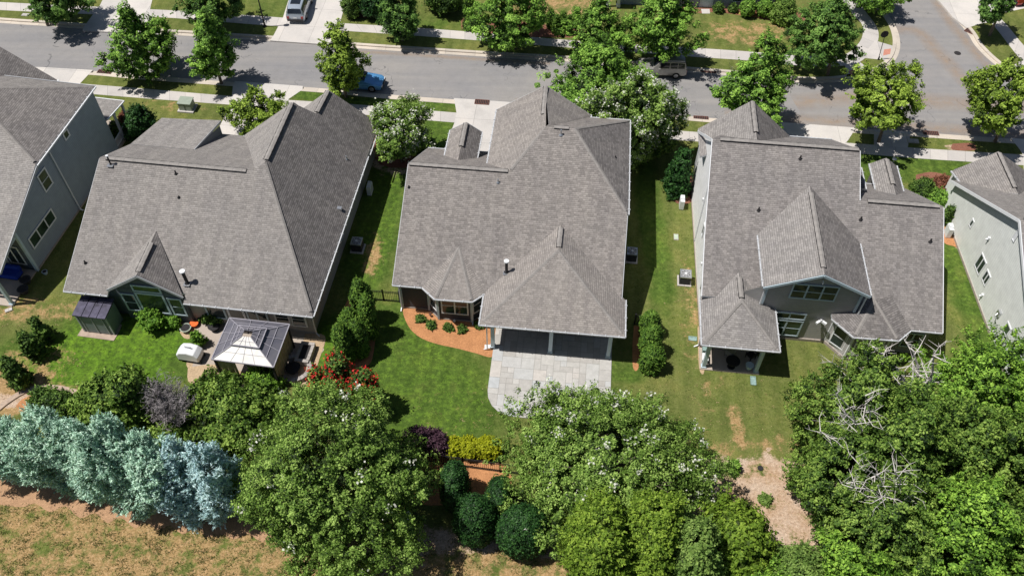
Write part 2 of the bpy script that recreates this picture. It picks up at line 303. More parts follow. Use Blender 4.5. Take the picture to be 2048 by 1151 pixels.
# ------------------------------------------------------------------ mesh builder
class MB:
    def __init__(s): s.v = []; s.f = []; s.uv = []; s.mi = []; s.col = []
    def poly(s, pts, uv=None, mi=0, col=None):
        i = len(s.v); s.v += [tuple(p) for p in pts]; s.f.append(tuple(range(i, i+len(pts))))
        s.uv.append(uv if uv else [(p[0], p[1]) for p in pts]); s.mi.append(mi); s.col.append(col); return s
    def slope_poly(s, pts, mi=0, up=True):
        P = [Vector(p) for p in pts]; n = Vector((0, 0, 0))
        for a in range(len(P)):
            b = P[(a+1) % len(P)]; c = P[a]
            n += Vector(((c.y-b.y)*(c.z+b.z), (c.z-b.z)*(c.x+b.x), (c.x-b.x)*(c.y+b.y)))
        n.normalize()
        if up and n.z < 0: P.reverse(); n = -n
        h = Vector((0, 0, 1)).cross(n)
        h = h.normalized() if h.length > 1e-4 else Vector((1, 0, 0))
        sl = n.cross(h)
        s.poly(P, [(p.dot(h), p.dot(sl)) for p in P], mi); return P
    def slab(s, pts, t=.16, mi=0, mi_side=1):
        """roof plane with real thickness (straight down)"""
        P = s.slope_poly(pts, mi); n = len(P)
        Q = [p-Vector((0, 0, t)) for p in P]
        s.poly(list(reversed(Q)), None, mi_side)
        for a in range(n):
            b = (a+1) % n; s.poly([P[a], Q[a], Q[b], P[b]], None, mi_side)
        return s
    def prism(s, pts, z0, z1, mi=0, mi_side=None, uv=None):
        mi_side = mi if mi_side is None else mi_side
        P = [(p[0], p[1], z1) for p in pts]
        if sum(P[i][0]*P[(i+1) % len(P)][1]-P[(i+1) % len(P)][0]*P[i][1] for i in range(len(P))) < 0: P.reverse()
        s.poly(P, uv, mi); Q = [(p[0], p[1], z0) for p in P]; s.poly(list(reversed(Q)), None, mi_side)
        for a in range(len(P)):
            b = (a+1) % len(P); s.poly([Q[a], Q[b], P[b], P[a]], None, mi_side)
        return s
    def box(s, c, d, rz=0, mi=0):
        x, y, z = c; a, b, h = d[0]/2, d[1]/2, d[2]/2; cs, sn = math.cos(rz), math.sin(rz)
        def t(u, v, w_): return (x+u*cs-v*sn, y+u*sn+v*cs, z+w_)
        V = [t(i*a, j*b, k*h) for k in (-1, 1) for (i, j) in ((-1, -1), (1, -1), (1, 1), (-1, 1))]
        for f in ((3, 2, 1, 0), (4, 5, 6, 7), (0, 1, 5, 4), (1, 2, 6, 5), (2, 3, 7, 6), (3, 0, 4, 7)): s.poly([V[q] for q in f], None, mi)
        return s
    def beam(s, p, q, w_, h, up=(0, 0, 1), mi=0, taper=1):
        p, q, up = Vector(p), Vector(q), Vector(up); d = (q-p).normalized(); sd_ = d.cross(up)
        sd_ = sd_.normalized() if sd_.length > 1e-4 else Vector((1, 0, 0)); u = sd_.cross(d).normalized()
        A = [p+sd_*(i*w_/2)+u*(j*h/2) for i, j in ((-1, -1), (1, -1), (1, 1), (-1, 1))]
        B = [q+sd_*(i*w_/2*taper)+u*(j*h/2*taper) for i, j in ((-1, -1), (1, -1), (1, 1), (-1, 1))]
        s.poly(list(reversed(A)), None, mi); s.poly(B, None, mi)
        for a in range(4):
            b = (a+1) % 4; s.poly([A[a], A[b], B[b], B[a]], None, mi)
        return s
    def tube(s, pts, rad, n=7, mi=0, cap=True):
        pts = [Vector(p) for p in pts]; rings = []
        for i, p in enumerate(pts):
            d = (pts[min(i+1, len(pts)-1)]-pts[max(i-1, 0)]).normalized()
            a = d.cross(Vector((.31, .22, .92)));  a = a.normalized() if a.length > .01 else Vector((1, 0, 0)); b = d.cross(a)
            r = rad[i] if isinstance(rad, (list, tuple)) else rad
            rings.append([p+a*r*math.cos(2*math.pi*k/n)+b*r*math.sin(2*math.pi*k/n) for k in range(n)])
        for i in range(len(rings)-1):
            for k in range(n):
                l = (k+1) % n; s.poly([rings[i][k], rings[i][l], rings[i+1][l], rings[i+1][k]], None, mi)
        if cap: s.poly(list(reversed(rings[0])), None, mi); s.poly(rings[-1], None, mi)
        return s
    def build(s, name, mats, parent=None, loc=None, rz=0, smooth=False, weld=False):
        me = bpy.data.meshes.new(name); me.from_pydata(s.v, [], s.f)
        ul = me.uv_layers.new(name='uv')
        flat = [c for u in s.uv for q in u for c in q]; ul.data.foreach_set('uv', flat)
        if not isinstance(mats, (list, tuple)): mats = [mats]
        for m_ in mats: me.materials.append(M[m_] if isinstance(m_, str) and m_ in M else (L[m_] if isinstance(m_, str) else m_))
        me.polygons.foreach_set('material_index', s.mi)
        if any(c is not None for c in s.col):
            at = me.attributes.new('tone', 'FLOAT', 'FACE'); at.data.foreach_set('value', [c if c is not None else .5 for c in s.col])
        if smooth: me.polygons.foreach_set('use_smooth', [True]*len(s.f))
        me.update()
        if weld:
            bm = bmesh.new(); bm.from_mesh(me); bmesh.ops.remove_doubles(bm, verts=bm.verts, dist=.0005)
            bmesh.ops.recalc_face_normals(bm, faces=bm.faces); bm.to_mesh(me); bm.free()
        o = bpy.data.objects.new(name, me); COL.objects.link(o)
        if parent is not None: o.parent = parent
        if loc is not None: o.location = loc
        o.rotation_euler = (0, 0, rz); return o

# ================================================================== GROUND AND STREET
def P2(pts, z=0): return [G(x, y, z) for x, y in pts]
def smoothline(pts, n=6):
    P = [Vector(p) for p in pts]; out = []
    for i in range(len(P)-1):
        a, b, c, d = P[max(i-1, 0)], P[i], P[i+1], P[min(i+2, len(P)-1)]
        for k in range(n):
            t = k/n; out.append(.5*((2*b)+(c-a)*t+(2*a-5*b+4*c-d)*t*t+(3*b-a-3*c+d)*t**3))
    out.append(P[-1]); return [(p.x, p.y, p.z) for p in out]
def offset(line, d):
    out = []
    for i, p in enumerate(line):
        a = Vector(line[max(i-1, 0)]); b = Vector(line[min(i+1, len(line)-1)]); t = (b-a); t.z = 0; t.normalize()
        out.append((p[0]-t.y*d, p[1]+t.x*d, p[2]))
    return out
def ribbon(mb, A, B, z0, z1, mi=0):
    """solid ribbon between two lines"""
    dist = 0
    for i in range(len(A)-1):
        a, b, c, d = A[i], A[i+1], B[i+1], B[i]; l = math.dist(a[:2], b[:2]); u0, u1 = dist, dist+l; dist += l; w_ = math.dist(a[:2], d[:2])
        q = [(a[0], a[1], z1), (b[0], b[1], z1), (c[0], c[1], z1), (d[0], d[1], z1)]
        uv = [(u0, 0), (u1, 0), (u1, w_), (u0, w_)]
        ar = sum(q[k][0]*q[(k+1) % 4][1]-q[(k+1) % 4][0]*q[k][1] for k in range(4))
        if ar < 0: q.reverse(); uv.reverse()
        mb.poly(q, uv, mi)
        if z1-z0 > .02:
            mb.poly([(a[0], a[1], z0), (b[0], b[1], z0), (b[0], b[1], z1), (a[0], a[1], z1)], None, mi)
            mb.poly([(d[0], d[1], z1), (c[0], c[1], z1), (c[0], c[1], z0), (d[0], d[1], z0)], None, mi)
    return mb
def struct(o): o['kind'] = 'structure'; return o

ZR = -.12
near = [(-150, 121), (-60, 124.5), (0, 128.5), (80, 135.5), (191, 141), (268, 148), (400, 158), (532, 167.5), (650, 176), (767, 187), (913, 198), (1031, 206), (1180, 216), (1351, 229), (1450, 237), (1590, 247), (1698, 255), (1808, 261.5), (1930, 270), (2048, 278), (2250, 291)]
NEAR = smoothline(P2(near), 4)
far = [(-150, 35), (-60, 40), (0, 45), (163, 56), (313, 67), (493, 78), (643, 89), (721, 96), (871, 106), (982, 113), (1111, 120.5), (1250, 130), (1368, 143), (1458, 150), (1590, 163), (1650, 164), (1697, 160), (1750, 147.5), (1787, 125), (1801, 94), (1796, 60), (1778, 30), (1745, -8), (1700, -60), (1655, -110)]
FAR = smoothline(P2(far), 4)
side = [(1800, -110), (1838, -50), (1872, -5), (1899, 24), (1934, 63), (1951, 90), (1982, 121), (2013, 142), (2048, 154), (2140, 166), (2250, 174)]
SIDE = smoothline(P2(side), 4)

mb = MB(); mb.poly([(-400, -200, -.2), (400, -200, -.2), (400, 600, -.2), (-400, 600, -.2)])
struct(mb.build('ground', 'lawn'))
def inpoly(x, y, P):
    c = False; j = len(P)-1
    for i in range(len(P)):
        if (P[i][1] > y) != (P[j][1] > y) and x < (P[j][0]-P[i][0])*(y-P[i][1])/(P[j][1]-P[i][1])+P[i][0]: c = not c
        j = i
    return c
# blobs : (px, py, rx_m, ry_m, channel, weight)
BL = []
def blob(px, py, rx, ry, ch, w_=1., rot=0): g = G(px, py); BL.append((g[0], g[1], rx, ry, ch, w_*(.78 if ch == 2 else 1), rot))
# lush grass
for a in ((240, 690, 5, 2.6), (150, 720, 4.5, 2.2), (320, 670, 3, 2), (200, 745, 5, 1.5), (660, 690, 1.2, 2)): blob(*a, 1, 1.)
for a in ((820, 700, 3.2, 4), (860, 800, 4.2, 4), (800, 780, 3, 5), (770, 400, 1.4, 8), (740, 500, 1.6, 5), (1000, 1000, 0, 0)):
    if a[2]: blob(*a, 1, .85)
for a in ((870, 265, 1.5, 3.5), (810, 208, 7, .8), (615, 188, 2.4, .7), (1305, 450, .9, 8), (1240, 745, 1.6, .8), (1930, 560, 1.4, 9), (1800, 335, 7, 1.2), (1800, 315, 3, 1), (760, 430, 1.5, 6)): blob(*a, 1, .8)
for a in ((590, 35, 3, 3), (540, 20, 4, 3), (470, 12, 4, 3), (880, 45, 4, 1.6), (1890, 120, 0, 0)):
    if a[2]: blob(*a, 1, .45)
# dry straw
for a in ((1500, 66, 4.2, 1.9, .52), (1585, 64, 3.4, 1.6, .42), (1430, 60, 2, 1.4, .3), (1400, 690, 1.2, 6, .33), (1385, 600, .7, 4, .42), (1475, 850, .5, 1.5, .6), (1560, 888, 2.2, .8, .42), (1500, 900, 3.5, .6, .45), (1450, 800, 5, 3, .12),
          (30, 620, 4, 1.2, .5), (40, 760, 2.5, 2.5, .55), (90, 720, 2, 1.2, .4), (120, 790, 1.5, .7, .8), (30, 790, 2, 1.2, .9), (1135, 10, 4, 3, .55), (1060, 8, 2, 2, .5), (930, 830, 2.6, 2, .22), (745, 510, .7, 1.8, .6), (350, 213, 3, .8, .4), (300, 205, 2, .5, .3)): blob(*a[:4], 0, a[4])
for a in ((100, 1090, 16, 3.2), (350, 1120, 12, 2.6), (650, 1200, 14, 3), (0, 1180, 30, 3), (950, 1130, 9, 1.8), (1000, 1200, 12, 2.4), (520, 1110, 7, 1.6), (800, 1150, 6, 1.5)): blob(*a, 0, .6)
# bare clay
for a in ((830, 1080, 2.6, .8), (900, 1085, 2.5, .7), (1000, 1075, 2, .7), (1100, 1085, 1.8, .8), (760, 1125, 2, .5),
          (1500, 972, 3.2, 1.5), (1555, 975, 2.3, 2.0), (1570, 1030, 2, 1.5), (1600, 1080, 2.6, 2.2), (1585, 985, 2.2, 1.8), (1445, 985, 2.0, 1.4), (1460, 1030, 2.0, 1.5), (1530, 945, 3.4, .5), (1440, 960, 1.2, 1.4), (1620, 1120, 1.2, 1.4), (15, 800, 2, .5)): blob(*a, 2, .95)
for a in ((1912, 470, .9, 1.5), (1920, 296, 1.3, .45), (800, 320, 2.3, 1.6), (700, 300, 0, 0)):
    if a[2]: blob(*a, 2, .8)
def weights(x, y):
    W = [0, 0, 0]
    for bx, by, rx, ry, ch, w_, rot in BL:
        q = ((x-bx)/rx)**2+((y-by)/ry)**2
        if q < 3: W[ch] = max(W[ch], w_*max(0, min(1, 1.3-q*.43)))
    return W
def lawn(name, poly, z, step=.45):
    me = bpy.data.meshes.new(name)
    xs = [p[0] for p in poly]; ys = [p[1] for p in poly]; V = []; F = []; C = []
    x0, x1, y0, y1 = max(min(xs), -70), min(max(xs), 70), max(min(ys), 12), min(max(ys), 98)
    nx = int((x1-x0)/step); ny = int((y1-y0)/step)
    ins = {}
    def vid(i, j):
        k = (i, j)
        if k not in ins:
            x, y = x0+i*step, y0+j*step
            if not inpoly(x, y, poly): ins[k] = -1
            else: ins[k] = len(V); V.append((x, y, z)); C.append(weights(x, y))
        return ins[k]
    for i in range(nx):
        for j in range(ny):
            q = [vid(i, j), vid(i+1, j), vid(i+1, j+1), vid(i, j+1)]
            if min(q) >= 0: F.append(q)
    b0 = len(V); P = [(p[0], p[1], z-.004) for p in poly]
    ar = sum(P[i][0]*P[(i+1) % len(P)][1]-P[(i+1) % len(P)][0]*P[i][1] for i in range(len(P)))
    if ar < 0: P.reverse()
    V += P; C += [weights(p[0], p[1]) for p in P]; 
    from mathutils.geometry import tessellate_polygon
    F += [list(reversed([b0+i for i in t])) if False else [b0+i for i in t] for t in tessellate_polygon([[Vector(p) for p in P]])]
    n = len(P); b1 = len(V); V += [(p[0], p[1], -.2) for p in P]; C += [(0, 0, 0)]*n
    F += [[b1+i, b1+(i+1) % n, b0+(i+1) % n, b0+i] for i in range(n)]
    me.from_pydata(V, [], F)
    ca = me.color_attributes.new('ground', 'FLOAT_COLOR', 'POINT'); ca.data.foreach_set('color', [c for w_ in C for c in (*w_, 1)])
    me.materials.append(M['lawn']); me.update()
    bm = bmesh.new(); bm.from_mesh(me)
    for f in bm.faces:
        f.normal_update()
        if f.normal.z < -.5: f.normal_flip()
    bm.to_mesh(me); bm.free()
    o = bpy.data.objects.new(name, me); COL.objects.link(o); return struct(o)
KW = .75
nearK = offset(NEAR, -KW); farK = offset(FAR, KW); sideK = offset(SIDE, KW)
lawn('lawn', [(-200, 0, 0), (200, 0, 0), (200, nearK[-1][1], 0)]+list(reversed(nearK))+[(-200, nearK[0][1], 0)], 0)
lawn('lawn', farK+[(farK[-1][0], 200, 0), (-200, 200, 0), (-200, farK[0][1], 0)], 0)
lawn('lawn', sideK+[(200, sideK[-1][1], 0), (200, 200, 0), (sideK[0][0], 200, 0)], 0)
# road : between the kerb lines
mb = MB()
mb.poly([(-200, 40, ZR), (200, 40, ZR), (200, 200, ZR), (-200, 200, ZR)]); mb.build('road', 'asphalt')['kind'] = 'structure'
for ln, s_ in ((NEAR, -1), (FAR, 1), (SIDE, 1)):
    mb = MB(); ribbon(mb, ln, offset(ln, s_*.42), ZR-.05, ZR+.02); ribbon(mb, offset(ln, s_*.42), offset(ln, s_*(KW+.02)), -.2, .012)
    struct(mb.build('kerb', 'kerb'))
# clay dust on the junction: thin washed sheet, real orange-tan colour
def sheet(name, pts, mat, z, uvdir=None, th=0):
    mb = MB(); pts = [(p[0], p[1], z) for p in pts]
    if sum(pts[i][0]*pts[(i+1) % len(pts)][1]-pts[(i+1) % len(pts)][0]*pts[i][1] for i in range(len(pts))) < 0: pts.reverse()
    uv = None
    if uvdir is not None:
        cs, sn = math.cos(uvdir), math.sin(uvdir); uv = [(p[0]*cs+p[1]*sn, -p[0]*sn+p[1]*cs) for p in pts]
    if th: mb.prism(pts, z-th, z, uv=uv)
    else: mb.poly(pts, uv)
    return struct(mb.build(name, mat))
def dustmat():
    m, nt, b = newmat('clay_dust')
    uv = N(nt, 'ShaderNodeUVMap'); uv.uv_map = 'uv'; s = N(nt, 'ShaderNodeSeparateXYZ'); nt.links.new(uv.outputs[0], s.inputs[0])
    d = mathn(nt, 'SUBTRACT', 1., mathn(nt, 'ABSOLUTE', mathn(nt, 'SUBTRACT', mathn(nt, 'MULTIPLY', s.outputs[1], 2.), 1.)))
    n1 = noise(nt, 1.1, 7, .7); n2 = noise(nt, 9, 4, .8)
    a = mathn(nt, 'MULTIPLY', mathn(nt, 'MULTIPLY', d, mathn(nt, 'SUBTRACT', n1, .22)), 1.0)
    b.inputs['Base Color'].default_value = (.48, .34, .23, 1); b.inputs['Roughness'].default_value = 1; spec(b, 0)
    cl = N(nt, 'ShaderNodeClamp'); nt.links.new(a, cl.inputs[0]); nt.links.new(cl.outputs[0], b.inputs['Alpha']); return m
M['dust'] = dustmat()
def dust(pts, wd, z=ZR+.004):
    A = smoothline(P2(pts), 5); T = offset(A, wd/2); Bm = offset(A, -wd/2); mb = MB()
    for i in range(len(A)-1):
        mb.poly([(Bm[i][0], Bm[i][1], z), (Bm[i+1][0], Bm[i+1][1], z), (T[i+1][0], T[i+1][1], z), (T[i][0], T[i][1], z)], [(i, 0), (i+1, 0), (i+1, 1), (i, 1)])
    o = struct(mb.build('road_dust', 'dust')); return o
dust([(1745, 60), (1830, 60), (1870, 95), (1930, 160), (1960, 185)], 2.2)
dust([(1590, 205), (1750, 190), (1850, 200), (2060, 215)], 3.0, ZR+.008)
dust([(1450, 228), (1600, 238), (1800, 250), (1960, 262), (2080, 270)], 2.2, ZR+.012)
dust([(1850, -40), (1895, 35), (1945, 95), (1985, 135), (2060, 168)], 1.7, ZR+.012)
dust([(1030, 200), (1200, 211), (1350, 222)], 1.0, ZR+.012)
dust([(700, 100), (900, 113), (1100, 126)], .9, ZR+.004)

# sidewalks
def walkstrip(top, bot, z=.006):
    A = smoothline(P2(bot), 4); B = smoothline(P2(top), 4); mb = MB(); ribbon(mb, A, B, z-.01, z); return struct(mb.build('sidewalk', 'walk'))
walkstrip([(-150, 145), (0, 156), (188, 170), (299, 179), (466, 193), (600, 202), (680, 207), (913, 226), (1130, 244), (1345, 261), (1500, 272), (1720, 288), (1833, 296.5), (2048, 310), (2250, 322)],
          [(-150, 162), (0, 173), (188, 189), (299, 198), (466, 210.5), (600, 221), (680, 226), (913, 246), (1130, 263), (1345, 280), (1500, 291), (1720, 308), (1833, 317), (2048, 331), (2250, 344)])
walkstrip([(-150, -6), (0, 5), (295, 19), (400, 25), (570, 36.5), (683, 47), (800, 54), (923, 63), (1152, 82), (1290, 91), (1413, 98), (1500, 104), (1600, 112), (1670, 113), (1700, 104), (1723, 78), (1724, 50), (1704, 28), (1670, -20)],
          [(-150, 8), (0, 21), (295, 34), (400, 41), (563, 54), (697, 63), (800, 70), (923, 79), (1152, 97), (1290, 107), (1413, 116), (1500, 122), (1600, 132), (1690, 132), (1725, 121), (1753, 90), (1755, 58), (1728, 20), (1695, -25)])
walkstrip([(1963, -10), (1985, 22), (2013, 50), (2048, 92), (2090, 130)], [(1938, -10), (1962, 25), (1990, 55), (2042, 121), (2075, 150)])
# driveways (slabs on the lawn, over the kerb)
DR = [[(208, -5), (196, 20), (186, 30), (167, 56), (165, 62), (318, 70), (310, 50), (300, 20), (306, -5)],
      [(579, -5), (566, 36), (547, 72), (540, 82), (700, 93), (686, 66), (680, 47), (694, -5)],
      [(70, 135), (30, 165), (60, 190), (150, 190), (160, 168), (178, 149), (186, 141), (80, 135)],
      [(470, 163), (466, 172), (462, 210), (425, 280), (470, 300), (560, 300), (577, 232), (577, 199), (605, 180), (606, 173)],
      [(908, 197), (913, 226), (909, 246), (880, 320), (930, 345), (1100, 345), (1110, 262), (1112, 245), (1120, 212)],
      [(1450, 237), (1455, 275), (1450, 330), (1650, 345), (1680, 300), (1697, 280), (1712, 256)],
      [(2022, 277), (2040, 300), (2046, 311), (2048, 345), (2160, 360), (2180, 290)],
      [(1862, -10), (1880, 5), (1905, 35), (1934, 57), (1962, 48), (1976, 46), (1990, 30), (2048, 18), (2060, 15), (2060, -10)],
      [(2013, 142), (2045, 119), (2095, 108), (2120, 165)]]
for i, d in enumerate(DR):
    pts = P2(d); sheet('driveway', pts, 'drive', .0165+.0005*i, uvdir=R(-5), th=.15)
sheet('path', P2([(1748, 259), (1748, 292), (1815, 296), (1822, 264)]), 'walk', .010, uvdir=R(-5), th=.01)
sheet('path', P2([(1750, 82), (1788, 93), (1778, 122), (1722, 116)]), 'walk', .010, uvdir=R(-5), th=.01)
sheet('path', P2([(1690, 128), (1715, 122), (1745, 142), (1722, 156), (1694, 158)]), 'walk', .012, uvdir=R(-5), th=.01)
M['tactile'] = plain('red_tactile_paving', (.50, .22, .16), .9, .2, 8)
for q in ([(1768, 100), (1782, 98), (1780, 109), (1766, 112)], [(1697, 143), (1718, 136), (1722, 143), (1702, 152)]):
    sheet('tactile_paving', P2(q), 'tactile', .018, th=.01)
sheet('path', P2([(1402, 19), (1419, 19), (1420, 28), (1404, 28)]), 'walk', .012, th=.01)
# planting beds
def bed(pts, mat, z=.01, n=4): 
    return sheet('mulch_bed', smoothline(P2(pts+[pts[0]]), n)[:-1], mat, z)
bed([(806, 606), (806, 625), (812, 643), (824, 662), (846, 678), (878, 689), (915, 697), (950, 706), (984, 714), (990, 690), (985, 640), (930, 600), (850, 590)], 'mulch')
bed([(1268, 650), (1265, 690), (1266, 735), (1276, 738), (1284, 700), (1285, 660)], 'mulch')
bed([(820, 915), (900, 914), (1010, 930), (1020, 985), (985, 1010), (900, 1010), (830, 1000)], 'mulch', .012)
bed([(700, 590), (745, 600), (752, 650), (748, 700), (737, 730), (700, 735), (672, 720), (670, 660)], 'mulch', .008)
bed([(923, 58), (924, 40), (950, 30), (1000, 40), (1150, 55), (1200, 62), (1200, 78), (1140, 76), (1050, 74), (970, 66)], 'mulch_red')
bed([(1385, 16), (1600, 26), (1600, 45), (1560, 45), (1490, 33), (1430, 25), (1395, 27)], 'mulch_red')
bed([(1450, 24), (1580, 30), (1575, 42), (1500, 34)], 'mulch', .016)
bed([(1832, 350), (1870, 345), (1925, 365), (1925, 400), (1880, 412), (1835, 390)], 'mulch_red')
bed([(1886, 430), (1900, 455), (1918, 492), (1905, 492), (1884, 480)], 'mulch')
bed([(700, 10), (760, 25), (758, 33), (700, 36)], 'mulch_red')
bed([(1905, 288), (1945, 287), (1950, 301), (1905, 300)], 'mulch_red')
bed([(740, 260), (760, 330), (860, 330), (870, 300), (800, 255)], 'mulch_red')
bed([(1395, 655), (1398, 735), (1409, 740), (1407, 650)], 'gravel')
bed([(1345, 330), (1345, 400), (1386, 402), (1380, 345)], 'mulch_red')
bed([(1400, 20), (1385, 26), (1360, 24), (1365, 15)], 'mulch_red', .013)
for q in ([(2010, 1200), (1990, 1100)],): pass
M['rustclay'] = mulchmat('rust_brown_clay', (.46, .29, .175))
bed([(-40, 940), (100, 960), (300, 980), (480, 1000), (640, 1040), (640, 1092), (612, 1078), (590, 1090), (560, 1072), (525, 1084), (495, 1066), (470, 1078), (440, 1068), (415, 1074), (392, 1056), (365, 1068), (340, 1050), (318, 1060), (290, 1044), (270, 1056), (240, 1034), (215, 1046), (190, 1026), (160, 1036), (130, 1012), (100, 1024), (70, 1006), (40, 1014), (-40, 996)], 'rustclay', .011, 3)
# stone patio beside the gazebo, pavers, and the shed's slab
bed([(388, 655), (430, 650), (470, 700), (420, 735), (375, 735), (380, 700)], 'gravel', .012)
bed([(362, 640), (385, 640), (392, 668), (372, 678), (358, 660)], 'gravel', .014)
sheet('patio_slab', P2([(385, 640), (640, 668), (648, 700), (600, 765), (380, 745), (400, 690)]), 'slab', .02, th=.04)
bed([(610, 668), (650, 672), (640, 715), (620, 765), (595, 770), (600, 720)], 'gravel', .026)
bed([(376, 735), (440, 730), (520, 760), (480, 775), (385, 770)], 'gravel', .026)
M['redslab'] = plain('weathered_slab', (.40, .31, .25), .9, .2, 3)
sheet('shed_slab', P2([(166, 655), (155, 672), (228, 682), (238, 665), (244, 650), (190, 636)]), 'redslab', .05, th=.08)
# curved brick edging and clay bed at the lower left
mb = MB(); A = smoothline(P2([(0, 822), (20, 806), (50, 788), (85, 780), (120, 782), (150, 790)]), 6); ribbon(mb, A, offset(A, .38), -.05, .1)
M['edging'] = plain('brick_edging', (.42, .32, .25), .9, .2, 6); tag(mb.build('garden_edging', 'edging'), 'curved tan brick edging around the clay bed at the left edge', 'edging')
bed([(32, 812), (45, 798), (75, 788), (110, 792), (150, 800), (140, 830), (60, 835)], 'mulch')

# ---- stone patio: random ashlar flagstones as real slabs
def clip(poly, region):
    out = poly
    for i in range(len(region)):
        a, b = region[i], region[(i+1) % len(region)]; inp, out = out, []
        if not inp: return []
        def side_(p): return (b[0]-a[0])*(p[1]-a[1])-(b[1]-a[1])*(p[0]-a[0])
        for k in range(len(inp)):
            p, q = inp[k], inp[(k+1) % len(inp)]; sp_, sq = side_(p), side_(q)
            if sp_ >= 0: out.append(p)
            if (sp_ >= 0) != (sq >= 0): t = sp_/(sp_-sq); out.append((p[0]+(q[0]-p[0])*t, p[1]+(q[1]-p[1])*t))
    return out

# ================================================================== HOUSES
class House:
    def __init__(s, yaw, u0, v0, label):
        s.yaw = R(yaw); s.u0, s.v0 = u0, v0
        c, n = math.cos(s.yaw), math.sin(s.yaw); s.c, s.n = c, n
        s.root = thing('house', (u0*c+v0*n, -u0*n+v0*c, 0), label, 'house', -s.yaw, 'houses along the street')
    def L(s, p): return (p[0]-s.u0, p[1]-s.v0, p[2])
    def W(s, p): return (p[0]*s.c+p[1]*s.n, -p[0]*s.n+p[1]*s.c, p[2])
    def roof(s, polys, mat='shingle', name='roof', label=None, side='soffit', t=.16, parent=None):
        mb = MB()
        for k, p in enumerate(polys): mb.slab([s.L(q) for q in p], t+.003*k, 0, 1)
        o = mb.build(name, [mat, side], parent or s.root)
        if label: o['label'] = label
        return o
    def wall(s, chains, mat, name='wall', label=None, z0=-.1):
        mb = MB()
        for ch in chains:
            for a, b in zip(ch, ch[1:]):
                za = z0 if len(a) < 4 else a[3]; zb = z0 if len(b) < 4 else b[3]
                A, B_ = s.L(a), s.L(b); d = Vector((B_[0]-A[0], B_[1]-A[1], 0))
                if d.length < .01: continue
                mb.poly([(A[0], A[1], za), (B_[0], B_[1], zb), B_, A])
        o = mb.build(name, mat, s.root)
        if label: o['label'] = label
        return o
    def foundation(s, chain, h=.32, out=.05):
        mb = MB()
        for a, b in zip(chain, chain[1:]):
            A, B_ = s.L((*a, 0)), s.L((*b, 0)); mb.beam((A[0], A[1], h/2-.06), (B_[0], B_[1], h/2-.06), out*2, h)
        return mb.build('foundation', 'stone', s.root)
    def gutter(s, lines, mat='gutter', hang=True, name='gutter'):
        for p, q in lines:
            mb = MB(); p_, q_ = Vector(s.L(p)), Vector(s.L(q)); mb.beam(p_, q_, .085, .10)
            if hang:
                n = max(1, int((q_-p_).length/.9)); d = (q_-p_)
                for k in range(n): 
                    c = p_+d*((k+.5)/n); mb.beam(c+Vector((0, 0, .075)), c+d.normalized()*.05+Vector((0, 0, .075)), .2, .03)
            mb.build(name, mat, s.root)
    def fascia(s, lines, mat='white', w_=.05, h=.2):
        for p, q in lines: mb = MB(); mb.beam(s.L(p), s.L(q), w_, h); mb.build('fascia', mat, s.root)
    def ridge(s, lines, vent=True, mat='cap'):
        for p, q in lines:
            p_, q_ = Vector(s.L(p)), Vector(s.L(q)); d = q_-p_; n = max(2, int(d.length/.34)); mb = MB()
            if vent: mb.beam(p_+Vector((0, 0, -.005)), q_+Vector((0, 0, -.005)), .40, .05, mi=1)  # dark strip wider than the cap, paints its shadow line
            for k in range(n):
                a = p_+d*(k/n); b = p_+d*((k+1.12)/n) if k < n-1 else q_
                z = Vector((0, 0, .07 if vent else .02)); tl = Vector((0, 0, .008*(k % 2)))
                sdv = d.cross(Vector((0, 0, 1))).normalized()*(.17 if vent else .13); dn = Vector((0, 0, -.055))
                for g in (-1, 1):
                    mb.poly([a+z+tl, b+z+tl, b+z+tl+sdv*g+dn, a+z+tl+sdv*g+dn])
                    mb.poly([a+z+tl+sdv*g+dn, b+z+tl+sdv*g+dn, b+z+tl+sdv*g+dn*1.5, a+z+tl+sdv*g+dn*1.5])
                mb.poly([a+z+tl, a+z+tl+sdv+dn, a+z+tl+sdv+dn*1.6, a+z+tl-sdv+dn*1.6, a+z+tl-sdv+dn])
            mb.build('ridge_cap', [mat if vent else 'hip', 'dark'], s.root)
    def window(s, c, w_, h, ang=-90, cols=1, rows=2, frame='white', pane='glass', fw=.10, name='window', label=None):
        a = R(ang); n = Vector((math.cos(a), math.sin(a), 0)); t = Vector((-n.y, n.x, 0)); C = Vector(s.L(c)); mb = MB(); U = Vector((0, 0, 1))
        def bar(x0, z0, x1, z1, wd, out=.05): 
            P = C+t*x0+U*z0+n*out/2; Q = C+t*x1+U*z1+n*out/2; mb.beam(P, Q, wd if abs(x1-x0) < 1e-6 else out, out if abs(x1-x0) < 1e-6 else wd, up=n if abs(x1-x0) < 1e-6 else (0, 0, 1))
        W2, H2 = w_/2, h/2
        for x in (-W2+fw/2, W2-fw/2): bar(x, -H2+fw, x, H2-fw, fw, .05)
        for z in (-H2+fw/2, H2-fw/2): bar(-W2, z, W2, z, fw, .055)
        for k in range(1, cols): x = -W2+w_*k/cols; bar(x, -H2+fw, x, H2-fw, .11, .045)
        for k in range(cols):
            for r in range(1, rows):
                x0 = -W2+w_*k/cols+.05; x1 = -W2+w_*(k+1)/cols-.05; z = -H2+h*r/rows; bar(x0, z, x1, z, .05, .04)
        o = mb.build(name, frame, s.root)
        if label: o['label'] = label
        p = MB(); p.beam(C-t*(W2-fw)+n*.01, C+t*(W2-fw)+n*.01, .03, h-2*fw); p.build('pane', pane, o)
        return o
